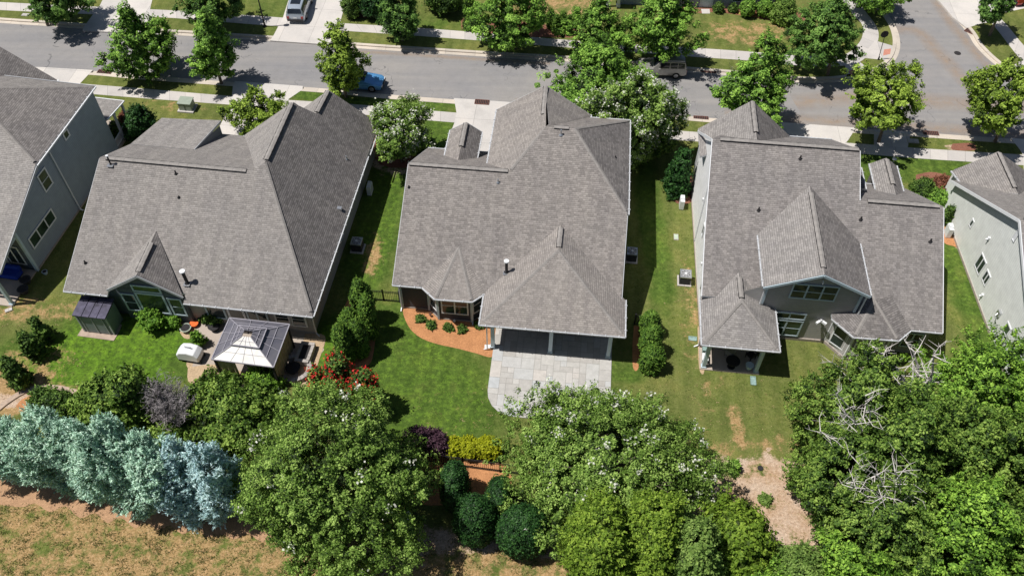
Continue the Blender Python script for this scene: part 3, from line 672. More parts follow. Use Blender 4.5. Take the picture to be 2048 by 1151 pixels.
    def pole(s, name, p, q, w_, mat, h=None, label=None):
        mb = MB(); mb.beam(s.L(p), s.L(q), w_, h or w_, up=(0, 1, 0)); 
        if name in ('porch_post',):
            b = s.L(p); mb.box((b[0], b[1], b[2]+.09), (w_+.1, w_+.1, .18)); t = s.L(q); mb.box((t[0], t[1], t[2]-.08), (w_+.08, w_+.08, .12))
        o = mb.build(name, mat, s.root)
        if label: o['label'] = label
        return o
    def downspout(s, u, v, z1, out=(0, -.1), mat='white'):
        mb = MB(); P = s.L((u, v, 0)); mb.beam((P[0], P[1], .15), (P[0], P[1], z1), .08, .08, up=(0, 1, 0))
        mb.beam((P[0], P[1], .16), (P[0]+out[0]*4, P[1]+out[1]*4, .06), .08, .08)
        return mb.build('downspout', mat, s.root)
    def vent(s, p, h=.35, r=.05, mat='black', boot=True, cap=False, capmat='white'):
        P = s.L(p); mb = MB(); mb.tube([(P[0], P[1], P[2]-.05), (P[0], P[1], P[2]+h)], r, 9)
        if boot: mb.tube([(P[0], P[1], P[2]-.02), (P[0], P[1], P[2]+.1)], [r*2.4, r*1.1], 10)
        o = mb.build('vent_pipe', mat, s.root)
        if cap:
            mb = MB(); mb.tube([(P[0], P[1], P[2]+h), (P[0], P[1], P[2]+h+.1)], [r*1.7, r*1.7], 12); mb.build('vent_cap', capmat, o)
            mb = MB(); mb.box((P[0], P[1]-.05, P[2]+.03), (.45, .45, .03)); mb.build('flashing', 'galv', o)
        return o

def A_(p, s_, z0, v0): return z0+s_*(p-v0)
# ---------------------------------------------------------------- HOUSE 2 (centre)
h = House(5.2, -4, 46, 'centre house with a bay window and a covered stone patio on three posts')
zA = lambda v: 3.3+.5*(v-37.95)
roofA = [(-12.04, 37.95, 3.3), (4.25, 37.95, 3.3), (4.3, 43.88, zA(43.88)), (.05, 49.52, zA(49.52)), (-2.11, 49.51, zA(49.51)), (-4.49, 46.2, zA(46.2)), (-12.0, 46.2, zA(46.2))]
h.roof([roofA, [(-12.0, 46.2, 7.43), (-4.3, 46.2, 7.43), (-5.0, 52.7, 3.3), (-11.9, 52.7, 3.3)],
        [(.05, 49.52, 9.08), (-2.11, 49.51, 9.08), (-1.2, 54.4, 6.26), (4.35, 54.4, 6.26)]], 'shingle')
h.roof([[(4.35, 43.86, 6.26), (4.35, 54.4, 6.26), (.05, 49.52, 9.08)]], 'shingle_c', label='shade-toned east slope of the hip roof')
h.roof([[(-6.38, 48.2, 6.08), (-6.36, 54.85, 6.08), (-2.5, 54.85, 8.75), (-2.11, 49.5, 9.05), (-4.49, 46.2, 7.43)],
        [(-2.5, 54.85, 8.75), (1.22, 54.8, 6.2), (1.22, 52.0, 6.2), (-1.9, 49.7, 9.0)]], 'shingle_b', 'front_gable_roof')
zp = 5.73
h.roof([[(-5.4, 35.06, 3.3), (4.56, 35.06, 3.3), (-.42, 40.32, zp)], [(-5.4, 35.06, 3.3), (-.42, 40.32, zp), (-.4, 42.81, zp), (-5.4, 38.25, 3.3)],
        [(4.56, 35.06, 3.3), (-.42, 40.32, zp), (-.4, 42.81, zp), (4.56, 38.25, 3.3)]], 'shingle_b', 'porch_roof')
ap = (-7.58, 40.78, 4.73)
h.roof([[(-9.9, 37.95, 3.3), (-8.81, 36.98, 3.3), ap], [(-8.81, 36.98, 3.3), (-6.19, 37.02, 3.3), ap], [(-6.19, 37.02, 3.3), (-5.3, 37.95, 3.3), ap]], 'shingle_b', 'bay_roof')
# front dormer
h.roof([[(-10.0, 53.2, 4.95), (-8.7, 53.25, 5.85), (-8.7, 48.6, 5.85), (-10.0, 49.9, 4.95)]], 'shingle_b', 'dormer_roof')
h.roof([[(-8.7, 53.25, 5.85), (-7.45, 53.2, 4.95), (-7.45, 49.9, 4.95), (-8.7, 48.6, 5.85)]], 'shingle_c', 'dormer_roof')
h.ridge([((-11.9, 46.2, 7.43), (-4.6, 46.2, 7.43)), ((-1.5, 49.52, 9.08), (-.4, 49.52, 9.08)), ((-2.5, 54.7, 8.77), (-2.42, 51.2, 8.83)), ((-.42, 40.6, 5.73), (-.4, 42.5, 5.73)), ((-8.7, 53.1, 5.87), (-8.7, 50.3, 5.87))])
h.ridge([((-.42, 40.32, zp), (-5.2, 35.28, 3.4)), ((-.42, 40.32, zp), (4.36, 35.28, 3.4)), ((.05, 49.52, 9.08), (4.2, 44.05, 6.36)), ((.05, 49.52, 9.08), (4.2, 54.2, 6.4)), ((-2.11, 49.5, 9.05), (-4.4, 46.3, 7.5)),
         (ap, (-8.75, 37.1, 3.4)), (ap, (-6.25, 37.1, 3.4))], vent=False)
zf = 3.24
h.gutter([((-12.04, 37.88, zf), (-9.9, 37.88, zf)), ((-9.92, 37.9, zf), (-8.84, 36.92, zf)), ((-8.84, 36.92, zf), (-6.17, 36.96, zf)), ((-6.17, 36.96, zf), (-5.25, 37.9, zf)),
          ((-5.46, 35.0, zf), (4.62, 35.0, zf)), ((-5.46, 35.0, zf), (-5.46, 38.2, zf)), ((4.62, 35.0, zf), (4.62, 38.3, zf)),
          ((4.42, 43.8, 6.2), (4.42, 54.45, 6.2)), ((4.4, 54.46, 6.2), (1.2, 54.46, 6.2)), ((-6.44, 48.3, 6.02), (-6.44, 54.9, 6.02)), ((-11.9, 52.78, 3.24), (-6.4, 52.78, 3.24)),
          ((1.28, 52.2, 6.14), (1.28, 54.85, 6.14)), ((-10.06, 50.1, 4.9), (-10.06, 53.2, 4.9)), ((-7.39, 50.1, 4.9), (-7.39, 53.2, 4.9))])
h.fascia([((-12.06, 37.95, 3.16), (-12.02, 46.2, 7.29)), ((-12.02, 46.2, 7.29), (-11.92, 52.7, 3.16)), ((4.31, 37.95, 3.16), (4.33, 43.8, 6.1)),
          ((-6.36, 54.88, 5.95), (-2.5, 54.88, 8.6)), ((-2.5, 54.88, 8.6), (1.22, 54.84, 6.05)), ((-10, 53.28, 4.82), (-8.7, 53.3, 5.7)), ((-8.7, 53.3, 5.7), (-7.45, 53.28, 4.82))], 'soffit')
h.wall([[(-9.66, 38.55, 3.3), (-11.65, 38.55, 3.42), (-11.65, 46.2, 7.25), (-11.6, 52.3, 3.4), (-6, 52.3, 3.4)], [(-6, 48.3, 6.0), (-6, 54.5, 6.0), (-2.5, 54.5, 8.55), (.85, 54.5, 6.05), (.85, 54.1, 6.05), (3.95, 54.1, 6.05), (3.95, 43.88, 6.05), (3.95, 39.0, 3.7)],
        [(-9.75, 52.9, 4.9, 3), (-8.7, 52.9, 5.7, 3), (-7.65, 52.9, 4.9, 3)], [(-9.75, 52.9, 4.9, 3), (-9.75, 50, 4.9, 3)], [(-7.65, 52.9, 4.9, 3), (-7.65, 50, 4.9, 3)]], 'siding_slate')
h.wall([[(-11.65, 38.5, 3.2), (-9.66, 38.5, 3.2), (-8.81, 37.72, 3.2), (-6.36, 37.72, 3.2), (-5.6, 38.5, 3.2), (3.95, 38.95, 3.6)]], 'siding_dark', label='dark siding of the rear wall and bay')
h.foundation([(-11.65, 38.5), (-9.66, 38.5), (-8.81, 37.72), (-6.36, 37.72), (-5.6, 38.5)], .2)
# bay windows and corner boards
bx = (-7.585, 37.70, 1.75)
h.window(bx, 2.0, 1.9, -90, 2, 2)
h.window((-9.24, 38.10, 1.75), .95, 1.8, -137.5, 1, 2); h.window((-5.98, 38.10, 1.75), .95, 1.8, -44, 1, 2)
for (u, v) in ((-11.66, 38.48), (-9.66, 38.47), (-8.83, 37.69), (-6.36, 37.69), (-5.58, 38.45)): h.pole('corner_board', (u, v, .05), (u, v, 3.18), .15, 'bluewhite')
h.window((-11.0, 38.48, 2.95), 1.0, .3, -90, 1, 1)
for u in (-3.2, -.4, 2.4): h.window((u, 38.86, 1.7), 1.5, 2.1, -90, 2, 1, pane='glass')
h.window((3.99, 46.5, 1.8), 1.1, 1.5, 0, 1, 2); h.window((3.99, 50, 4.6), 1.1, 1.4, 0, 1, 2)
for u in (-4.58, -.44, 3.7): h.pole('porch_post', (u, 35.6, .03), (u, 35.6, 3.16), .27, 'bluewhite')
mb = MB(); 
for a, b in (((-4.7, 35.6), (3.85, 35.6)), ((-4.58, 35.6), (-4.58, 38.6)), ((3.7, 35.6), (3.7, 38.6))): mb.beam(h.L((*a, 3.02)), h.L((*b, 3.02)), .24, .26)
mb.build('porch_beam', 'bluewhite', h.root)
h.downspout(-4.95, 35.3, 3.1, (-.06, 0)); h.downspout(-11.75, 38.4, 3.1, (0, -.08)); h.downspout(-6.28, 37.6, 3.1, (0, -.06), 'bluewhite'); h.downspout(4.1, 43.6, 6.1, (.1, 0))
h.vent((-11.73, 44.55, 6.6), .18, .05); h.vent((-5.24, 45.35, 7.0), .3, .06, cap=False, mat='galv'); h.vent((-.95, 48.99, 8.82), .45, .07, 'galv'); h.vent((-3.99, 39.35, 3.99), 1.15, .11, 'black', cap=True); h.vent((3.26, 49.04, 6.97), .15, .04)
# patio slabs of the centre house
reg = [G(x, y)[:2] for x, y in [(979, 640), (975, 760), (975, 792), (979, 806), (987, 818), (1001, 827), (1020, 833), (1100, 845), (1222, 850), (1224, 640)]]
reg = [h.W((u, v, 0))[:2] for u, v in [(-4.55, 38.6), (-4.52, 31.9), (-4.42, 31.3), (-4.1, 30.7), (-3.6, 30.25), (-3.0, 30.02), (-2.2, 29.95), (3.98, 29.95), (3.98, 38.6)]]
if sum(reg[i][0]*reg[(i+1) % len(reg)][1]-reg[(i+1) % len(reg)][0]*reg[i][1] for i in range(len(reg))) < 0: reg.reverse()
def flag():
    m, nt, b = newmat('flagstone'); at = N(nt, 'ShaderNodeAttribute'); at.attribute_name = 'tone'
    f = noise(nt, 2.5, 6, .7); f2 = noise(nt, 14, 4, .8)
    col = ramp(nt, at.outputs['Fac'], [(0, (.40, .38, .355)), (.25, (.455, .44, .42)), (.6, (.49, .475, .45)), (.8, (.455, .47, .48)), (1, (.52, .485, .45))])
    col = mix(nt, 1., col, ramp(nt, f, [(.3, (.86,)*3), (.7, (1.08,)*3)]), 'MULTIPLY'); col = mix(nt, 1., col, ramp(nt, f2, [(.3, (.92,)*3), (.7, (1.06,)*3)]), 'MULTIPLY')
    nt.links.new(col, b.inputs['Base Color']); b.inputs['Roughness'].default_value = .8; spec(b, .2); bump(nt, b, f2, .2, .01); return m
M['flagstone'] = flag(); M['grout'] = plain('grout', (.27, .26, .24), .9)
P0 = thing('stone_patio', G(1100, 760), 'pale ashlar flagstone patio with a rounded corner behind the centre house', 'patio')
px0, py0, _ = P0.location
mb = MB(); mb.prism([(p[0]-px0, p[1]-py0) for p in reg], -.05, .05); mb.build('patio_base', 'grout', P0)
mb = MB(); used = {}; cs = .46
for j in range(0, 20):
    for i in range(-2, 22):
        if (i, j) in used: continue
        a, b_ = random.choice([(1, 1), (2, 1), (2, 2), (2, 1), (1, 2), (3, 2), (2, 2), (2, 3)])
        while a > 1 and any((i+a-1, j+q) in used for q in range(b_)): a -= 1
        while a > 1 and any((i+p_, j+q) in used for p_ in range(a) for q in range(b_)): a -= 1
        while b_ > 1 and any((i+p_, j+q) in used for p_ in range(a) for q in range(b_)): b_ -= 1
        for p_ in range(a):
            for q in range(b_): used[(i+p_, j+q)] = 1
        g_ = .012; u0, v0 = -4.7+i*cs+g_, 29.8+j*cs+g_; u1, v1 = u0+a*cs-2*g_, v0+b_*cs-2*g_
        q = [h.W((u, v, 0))[:2] for u, v in ((u0, v0), (u1, v0), (u1, v1), (u0, v1))]
        q = clip(q, reg)
        if len(q) < 3: continue
        mb.poly([(p[0]-px0, p[1]-py0, .056+random.uniform(0, .003)) for p in q], None, 0, random.random())
mb.build('flagstones', 'flagstone', P0)

M['shingle'] = shingle('roof_shingles_ash', (.242, .227, .220), .80, .24); M['shingle_b'] = shingle('roof_shingles_ash_lit', (.262, .25, .242), .86, .16)
# ---------------------------------------------------------------- HOUSE 3 (right of centre)
h = House(5.65, 17, 46, 'right house with a tall white side wall, rear dormer and small hipped porch')
zA = lambda v: 3.3+.5*(v-37.89)
h.roof([[(9.56, 38.9, zA(38.9)), (13.6, 38.9, zA(38.9)), (13.6, 42.5, zA(42.5)), (20.0, 42.5, zA(42.5)), (20.0, 37.89, 3.3), (26.0, 37.89, 3.3), (26.2, 46.05, zA(46.05)), (20.85, 46.05, zA(46.05)), (20.4, 46.05, zA(46.05)), (20.35, 49.5, zA(49.5)), (9.75, 49.5, zA(49.5)), (9.56, 42.9, zA(42.9))],
        [(9.75, 49.5, 9.105), (20.35, 49.5, 9.105), (19.95, 54.2, 6.0), (11.5, 54.1, 6.0)],
        [(20.4, 46.05, 7.38), (26.2, 46.05, 7.38), (25.75, 52.3, 3.4), (20.3, 52.3, 3.4)]], 'shingle')
h.roof([[(9.42, 51.0, 6.0), (9.4, 54.35, 6.0), (12.98, 54.35, 9.1), (12.98, 49.6, 9.1)]], 'shingle_b', 'front_gable_roof')
h.roof([[(16.55, 51.0, 6.0), (16.55, 54.35, 6.0), (12.98, 54.35, 9.1), (12.98, 49.6, 9.1), ]], 'shingle_c', 'front_gable_roof')
# rear dormer wing
dz = 6.0; dr = 7.75
h.roof([[(13.28, 38.3, dz), (16.82, 38.3, dr), (16.82, 46.75, dr), (13.28, 43.2, dz)]], 'shingle_b', 'dormer_roof')
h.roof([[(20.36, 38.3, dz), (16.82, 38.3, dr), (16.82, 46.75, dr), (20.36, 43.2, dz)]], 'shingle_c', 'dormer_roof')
zp = 4.68
h.roof([[(9.53, 35.03, 3.3), (14.7, 35.03, 3.3), (12.1, 38.1, zp-.05)], [(9.53, 35.03, 3.3), (12.1, 38.1, zp-.05), (12.05, 40.6, zp), (9.6, 39.3, 3.3), (9.53, 38.5, 3.3)],
        [(14.7, 35.03, 3.3), (12.1, 38.1, zp-.05), (12.05, 40.6, zp), (14.7, 38.8, 3.3)]], 'shingle_b', 'porch_roof')
ap = (21.35, 39.45, 4.35)
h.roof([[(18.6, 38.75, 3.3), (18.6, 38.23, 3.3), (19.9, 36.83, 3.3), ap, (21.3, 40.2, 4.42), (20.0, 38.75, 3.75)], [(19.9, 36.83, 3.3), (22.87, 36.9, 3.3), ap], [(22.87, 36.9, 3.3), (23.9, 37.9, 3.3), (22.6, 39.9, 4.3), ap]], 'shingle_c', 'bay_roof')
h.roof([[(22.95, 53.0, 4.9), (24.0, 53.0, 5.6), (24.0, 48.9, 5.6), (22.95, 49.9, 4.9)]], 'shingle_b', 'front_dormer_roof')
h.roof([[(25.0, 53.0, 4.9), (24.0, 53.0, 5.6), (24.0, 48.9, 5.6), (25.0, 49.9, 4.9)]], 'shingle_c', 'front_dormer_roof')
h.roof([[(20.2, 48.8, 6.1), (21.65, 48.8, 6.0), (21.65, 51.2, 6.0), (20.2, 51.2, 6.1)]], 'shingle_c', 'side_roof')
h.ridge([((10.3, 49.5, 9.13), (20.25, 49.5, 9.13)), ((20.9, 46.05, 7.4), (25.9, 46.05, 7.4)), ((12.98, 54.2, 9.12), (12.98, 50.6, 9.12)), ((16.82, 38.9, dr+.02), (16.82, 46.0, dr+.02)), ((12.08, 38.3, zp), (12.05, 40.1, zp)), ((24.0, 52.8, 5.62), (24.0, 50, 5.62))])
h.ridge([((12.1, 38.1, zp), (9.7, 35.2, 3.4)), ((12.1, 38.1, zp), (14.5, 35.2, 3.4)), (ap, (20, 36.95, 3.38)), (ap, (22.8, 37.0, 3.38)), (ap, (21.3, 40.1, 4.42))], vent=False)
h.gutter([((9.47, 34.97, zf), (14.76, 34.97, zf)), ((9.47, 34.97, zf), (9.5, 39.3, zf)), ((14.76, 34.97, zf), (14.76, 38.8, zf)), ((13.22, 38.35, 5.94), (13.22, 43.1, 5.94)), ((20.42, 38.35, 5.94), (20.42, 43.1, 5.94)),
          ((18.56, 38.25, zf), (19.86, 36.78, zf)), ((19.86, 36.78, zf), (22.9, 36.84, zf)), ((22.9, 36.84, zf), (23.9, 37.83, zf)), ((23.9, 37.83, zf), (26.0, 37.83, zf)),
          ((16.6, 54.3, 5.94), (19.9, 54.3, 5.94)), ((22.9, 50.1, 4.85), (22.9, 53.0, 4.85)), ((25.06, 50.1, 4.85), (25.06, 53.0, 4.85)), ((21.7, 48.8, 5.95), (21.7, 51.2, 5.95)), ((20.3, 52.36, 3.34), (25.7, 52.36, 3.34))])
h.fascia([((13.28, 38.26, 5.86), (16.82, 38.26, 7.6)), ((16.82, 38.26, 7.6), (20.36, 38.26, 5.86))], 'bluewhite')
h.fascia([((9.53, 38.9, 3.7), (9.54, 42.9, 5.66)), ((9.54, 42.9, 5.66), (9.73, 49.5, 8.97)), ((9.73, 49.5, 8.97), (9.38, 54.1, 5.88)), ((26.03, 37.9, 3.2), (26.23, 46.05, 7.24)), ((26.23, 46.05, 7.24), (25.78, 52.3, 3.26)), ((20.38, 46.05, 7.3), (20.38, 49.5, 8.95))], 'white')
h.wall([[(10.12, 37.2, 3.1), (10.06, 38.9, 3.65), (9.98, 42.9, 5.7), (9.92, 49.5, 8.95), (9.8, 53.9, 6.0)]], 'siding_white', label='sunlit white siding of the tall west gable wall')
h.wall([[(9.8, 53.9, 6.0), (12.98, 53.9, 8.95), (16.3, 53.9, 6.0), (19.9, 53.9, 6.1), (20.0, 49.5, 8.9), (20.1, 46, 7.3), (20.1, 46.05, 7.2), (25.75, 46.05, 7.2), (25.6, 51.9, 3.5)], [(25.75, 46.05, 7.2), (25.6, 38.4, 3.4)], [(20, 51.9, 3.5), (25.6, 51.9, 3.5)],
        [(23.2, 52.7, 4.85, 3), (24, 52.7, 5.45, 3), (24.8, 52.7, 4.85, 3)]], 'siding_grey')
h.wall([[(10.12, 38.9, 3.3), (13.65, 38.72, 5.75), (16.82, 38.72, 7.6), (20.0, 38.72, 5.85)], [(20.0, 38.72, 5.85), (20.0, 43, 5.85)], [(13.65, 38.72, 5.9), (13.65, 43, 5.9)], [(19.0, 38.72, 3.3), (20.2, 37.35, 3.2), (22.6, 37.4, 3.2), (23.6, 38.4, 3.2), (25.6, 38.4, 3.3)]], 'siding_grey', label='grey lap siding of the rear wall and dormer')
h.foundation([(13.65, 38.7), (19.0, 38.7), (20.2, 37.35), (22.6, 37.4)], .32, .07)
h.foundation([(10.1, 37.2), (9.85, 52)], .3, .06)
h.window((16.82, 38.68, 5.45), 3.1, 1.55, -90, 3, 2, 'bluewhite')
h.window((15.3, 38.66, 1.35), 3.4, 1.75, -90, 3, 2, 'bluewhite', 'glass_green'); h.window((15.3, 38.66, 2.72), 3.4, .72, -90, 3, 1, 'bluewhite', 'glass')
h.window((19.6, 38.0, 1.6), 1.2, 2.0, -131, 1, 2, 'white'); h.window((21.4, 37.3, 1.6), 1.9, 1.9, -89, 2, 2, 'white'); h.window((24.6, 38.36, 1.6), 1.3, 1.6, -90, 2, 2, 'bluewhite')
for (u, v, z) in ((19.02, 38.7, 3.2), (20.18, 37.33, 3.2), (22.62, 37.38, 3.2)): h.pole('corner_board', (u, v, .05), (u, v, z), .14, 'white')
h.pole('corner_board', (20.0, 38.7, 3.6), (20.0, 38.7, 5.8), .16, 'bluewhite'); h.pole('corner_board', (13.68, 38.7, 3.6), (13.68, 38.7, 5.8), .16, 'bluewhite')
for u in (10.2, 13.85): h.pole('porch_post', (u, 35.5, .03), (u, 35.5, 3.16), .25, 'bluewhite')
mb = MB()
for a, b in (((10.1, 35.5), (13.95, 35.5)), ((10.2, 35.5), (10.2, 38.6)), ((13.85, 35.5), (13.85, 38.6))): mb.beam(h.L((*a, 3.02)), h.L((*b, 3.02)), .22, .26)
mb.build('porch_beam', 'bluewhite', h.root)
mb = MB(); mb.prism([h.L((u, v, 0))[:2] for u, v in ((9.95, 35.25), (14.1, 35.25), (14.1, 38.7), (9.95, 38.7))], -.05, .1); mb.build('porch_floor', 'slab', h.root)
h.downspout(9.9, 37.3, 3.2, (-.08, -.03)); h.downspout(13.5, 38.5, 5.8, (0, 0)); h.downspout(20.25, 38.5, 5.8, (0, 0)); h.downspout(9.68, 53.6, 6, (-.1, 0))
h.pole('trim_board', (9.88, 47.5, .3), (9.88, 47.5, 7.8), .06, 'white')
for p, hh in (((16.09, 48.55, 8.63), .3), ((13.25, 44.81, 6.76), .3), ((20.42, 44.73, 6.72), .3), ((25.23, 43.64, 6.18), .3)): h.vent(p, hh, .06, 'dark' if hh else 'black')
# security lights on the rear wall
mb = MB(); c = Vector(h.L((18.1, 38.68, 2.55))); mb.box(tuple(c+Vector((0, -.05, 0))), (.14, .1, .14))
for g_ in (-1, 1): mb.beam(c+Vector((g_*.08, -.12, -.02)), c+Vector((g_*.34, -.3, -.06)), .17, .17)
mb.build('flood_light', 'white', h.root)
mb = MB(); c = Vector(h.L((17.0, 38.66, 6.75))); mb.tube([c, c+Vector((0, -.12, .1)), c+Vector((0.02, -.25, .02)), c+Vector((.02, -.26, -.12))], .035, 6); mb.build('goose_neck_lamp', 'white', h.root)
for (u, v, z) in ((9.93, 48.2, 4.2), (9.96, 43.2, 2.4), (10.0, 41.0, 3.2)):
    mb = MB(); c = h.L((u, v, z)); mb.box((c[0]-.04, c[1], c[2]), (.1, .16, .16)); mb.build('wall_vent', 'white', h.root)
h.window((9.93, 45.5, 3.6), .5, 1.2, 180, 1, 1, 'white'); h.window((9.99, 41.3, 1.9), .9, 1.5, 180, 1, 2, 'white')

M['shingle'] = shingle('roof_shingles_grey', (.25, .236, .226), .88, .12); M['shingle_b'] = shingle('roof_shingles_grey_lit', (.27, .257, .247), .9, .1)
# ---------------------------------------------------------------- HOUSE 1 (left of centre)
h = House(6.5, -27, 43, 'left house with a steep dark east roof slope and gabled rear window wall')
V0 = 34.15; zA = lambda v: 3.3+.5*(v-V0)
h.roof([[(-35.85, V0, 3.3), (-32.6, V0, 3.3), (-32.6, 34.75, zA(34.75)), (-27.05, 34.75, zA(34.75)), (-27.05, V0, 3.3), (-17.78, V0, 3.3), (-23.17, 43.9, zA(43.9)), (-24.0, 43.2, zA(43.2)), (-35.5, 43.2, zA(43.2))],
        [(-35.5, 43.2, 7.82), (-23.3, 43.2, 7.82), (-26.6, 52.0, 3.24), (-35.4, 52.0, 3.26)]], 'shingle')
h.roof([[(-17.78, V0, 3.3), (-17.78, 54.9, 3.3), (-21.53, 54.65, 6.65), (-21.67, 51.4, 6.78), (-23.2, 50.85, 8.15), (-23.17, 43.9, 8.13)]], 'shingle_c', label='steep shade-toned east slope')
h.roof([[(-23.17, 43.9, 8.12), (-23.2, 50.85, 8.13), (-28.53, 52.07, 3.3), (-28.5, 47.4, 3.32), (-24.6, 43.0, 7.0)],
        [(-21.53, 54.65, 6.63), (-21.67, 51.1, 6.7), (-25.0, 51.1, 3.7), (-25.0, 54.65, 3.7)]], 'shingle_b', 'front_gable_roof')
h.roof([[(-35.4, 46.95, 5.92), (-30.33, 46.95, 5.9), (-30.39, 52.24, 4.5), (-34.38, 51.95, 4.5), (-35.3, 51.9, 4.5)]], 'shingle_b', 'shed_dormer_roof', t=.12)
gz = 5.62
h.roof([[(-32.62, 34.4, 3.66), (-29.78, 34.4, gz), (-30.1, 38.6, gz-.06)]], 'shingle_b', 'rear_gable_roof')
h.roof([[(-27.05, 34.4, 3.72), (-29.78, 34.4, gz), (-30.1, 38.6, gz-.06)]], 'shingle_c', 'rear_gable_roof')
h.ridge([((-35.0, 43.2, 7.84), (-24.4, 43.2, 7.84)), ((-23.18, 44.2, 8.15), (-23.2, 50.75, 8.17)), ((-21.54, 54.5, 6.68), (-21.66, 51.6, 6.78)), ((-29.8, 34.7, gz), (-29.95, 37.4, gz-.03))])
h.ridge([((-23.17, 43.9, 8.14), (-17.95, 34.4, 3.5))], vent=False)
h.gutter([((-35.85, V0-.07, zf), (-32.6, V0-.07, zf)), ((-27.05, V0-.07, zf), (-17.75, V0-.07, zf)), ((-17.7, V0, zf), (-17.7, 50.8, zf)), ((-17.62, 51.0, zf), (-17.62, 54.9, zf)), ((-28.6, 47.4, 3.24), (-28.6, 52.0, 3.24)), ((-31, 52.1, 3.2), (-35.4, 52.1, 3.2))])
h.fascia([((-35.88, V0, 3.16), (-35.53, 43.2, 7.66)), ((-35.53, 43.2, 7.66), (-35.43, 52.0, 3.1)), ((-32.62, 34.34, 3.56), (-29.78, 34.34, 5.48)), ((-29.78, 34.34, 5.48), (-27.05, 34.34, 3.62)), ((-30.3, 47.0, 5.78), (-30.38, 52.24, 4.38))], 'soffit')
h.wall([[(-30.3, 51.7, 4.4), (-30.25, 46.95, 5.8)]], 'siding_slate', z0=3.2)
h.wall([[(-35.35, 35.05, 3.65), (-35.2, 43.2, 7.6), (-35.0, 51.6, 3.3), (-28.2, 51.6, 3.2), (-23.2, 51.2, 7.9), (-21.7, 51.2, 6.6), (-21.5, 54.3, 6.5), (-18.4, 54.5, 3.6), (-18.4, 35.05, 3.6)],
        [(-24.7, 54.3, 3.7), (-21.5, 54.3, 6.5), (-18.5, 54.3, 3.7)], [(-24.7, 54.3, 3.7), (-24.7, 51, 3.7)]], 'siding_grey', label='grey side walls')
h.wall([[(-35.35, 35.05, 3.6), (-32.3, 35.05, 3.6), (-32.3, 34.75, 3.75), (-29.78, 34.75, 5.5), (-27.4, 34.75, 3.8), (-27.4, 35.05, 3.6)]], 'siding_slate', label='slate blue gabled rear wall')
h.wall([[(-27.4, 35.05, 3.6), (-18.4, 35.05, 3.6)]], 'siding_grey', label='grey rear wall behind the gazebo')
h.window((-29.85, 34.71, 3.72), 2.15, .72, -90, 1, 1, 'bluewhite', 'glass_green', .13); h.window((-29.85, 34.71, 2.12), 2.15, 2.25, -90, 1, 1, 'bluewhite', 'glass_green', .15)
h.window((-31.55, 34.71, 1.98), 1.05, 1.95, -90, 1, 2, 'bluewhite', 'glass', .12); h.window((-28.1, 34.71, 1.98), 1.05, 1.95, -90, 1, 2, 'bluewhite', 'glass', .12)
h.window((-25.5, 35.01, 1.6), 1.5, 1.8, -90, 1, 1, 'bluewhite', 'glass', .14); h.window((-23.95, 35.01, 1.25), 1.3, 2.4, -90, 1, 1, 'white', 'glass', .16); h.window((-22.4, 35.01, 1.25), 1.6, 2.4, -90, 2, 1, 'bluewhite', 'glass', .14)
h.window((-20.55, 35.01, 1.6), 1.15, 1.7, -90, 1, 2, 'white', 'glass', .13); h.window((-19.35, 35.01, 1.6), 1.15, 1.7, -90, 1, 2, 'white', 'glass', .13)
h.window((-18.36, 43.4, 1.9), .9, 1.3, 0, 1, 1, 'white')
h.downspout(-18.25, 34.95, 3.2, (.06, -.04)); h.downspout(-35.45, 34.95, 3.2, (-.06, -.04))
for p, hh, mm in (((-28.95, 40.98, 6.72), .12, 'black'), ((-29.54, 42.55, 7.5), .3, 'black'), ((-34.73, 36.06, 4.26), .25, 'black')): h.vent(p, hh, .055, mm)
h.vent((-18.97, 49.11, 4.36), .3, .055, 'galv')
h.vent((-27.04, 35.41, 3.93), 1.25, .12, 'black', cap=True); h.vent((-34.53, 42.76, 7.6), .8, .06, 'black', cap=True)
mb = MB(); c = h.L((-18.34, 44.11, 3.85)); mb.box(c, (.36, .3, .2)); mb.build('box_vent', 'galv', h.root)

# ---------------------------------------------------------------- HOUSE 0 (far left)
h = House(9, -48, 45, 'two-storey blue-grey house at the left edge with a white railed porch')
ze = 6.8
zS = lambda v: ze-.0+.42*(v-40.9)
ap = (-50.1, 46.1, 9.03)
h.roof([[(-42.5, 33.2, 3.4), (-42.55, 41.0, ze), ap, (-62, 46.1, 9.03), (-62, 33.2, 3.4)]], 'shingle_b')
h.roof([[(-42.55, 41.0, ze), (-42.7, 50.6, ze), ap]], 'shingle_c', label='shade-toned east slope')
h.roof([[(-42.7, 50.6, ze), ap, (-62, 46.1, 9.03), (-62, 50.6, ze)]], 'shingle', label='north slope')
h.roof([[(-62, 57.5, 9.6), (-52.9, 54.0, 7.0), (-48.1, 53.0, 5.0), (-47.3, 51.4, 5.0), (-50.3, 49.5, 6.9), (-62, 49.5, 9.6)]], 'shingle_c', 'front_gable_roof')
h.gutter([((-48.0, 53.05, 4.95), (-47.2, 51.4, 4.95))], 'white', False)
h.ridge([((-50.1, 46.1, 9.05), (-42.7, 41.2, 6.95)), ((-42.9, 50.5, ze+.06), (-50.1, 46.1, 9.06))], vent=False)
h.gutter([((-42.42, 41.0, ze-.06), (-42.62, 50.6, ze-.06))], 'white'); h.fascia([((-42.47, 33.2, 3.36), (-42.47, 41.0, 6.66)), ((-42.7, 50.68, 6.7), (-52, 50.68, 6.7))], 'soffit')
h.wall([[(-42.85, 36.3, 4.7), (-42.85, 41.0, 6.7), (-42.95, 50.4, 6.7), (-52, 50.3, 6.7)]], 'siding_blue')
h.wall([[(-42.85, 36.4, 4.8), (-60, 36.4, 4.8)]], 'siding_slate', label='recessed slate rear wall')
h.foundation([(-42.85, 36.4), (-42.95, 50.4)], .22, .05)
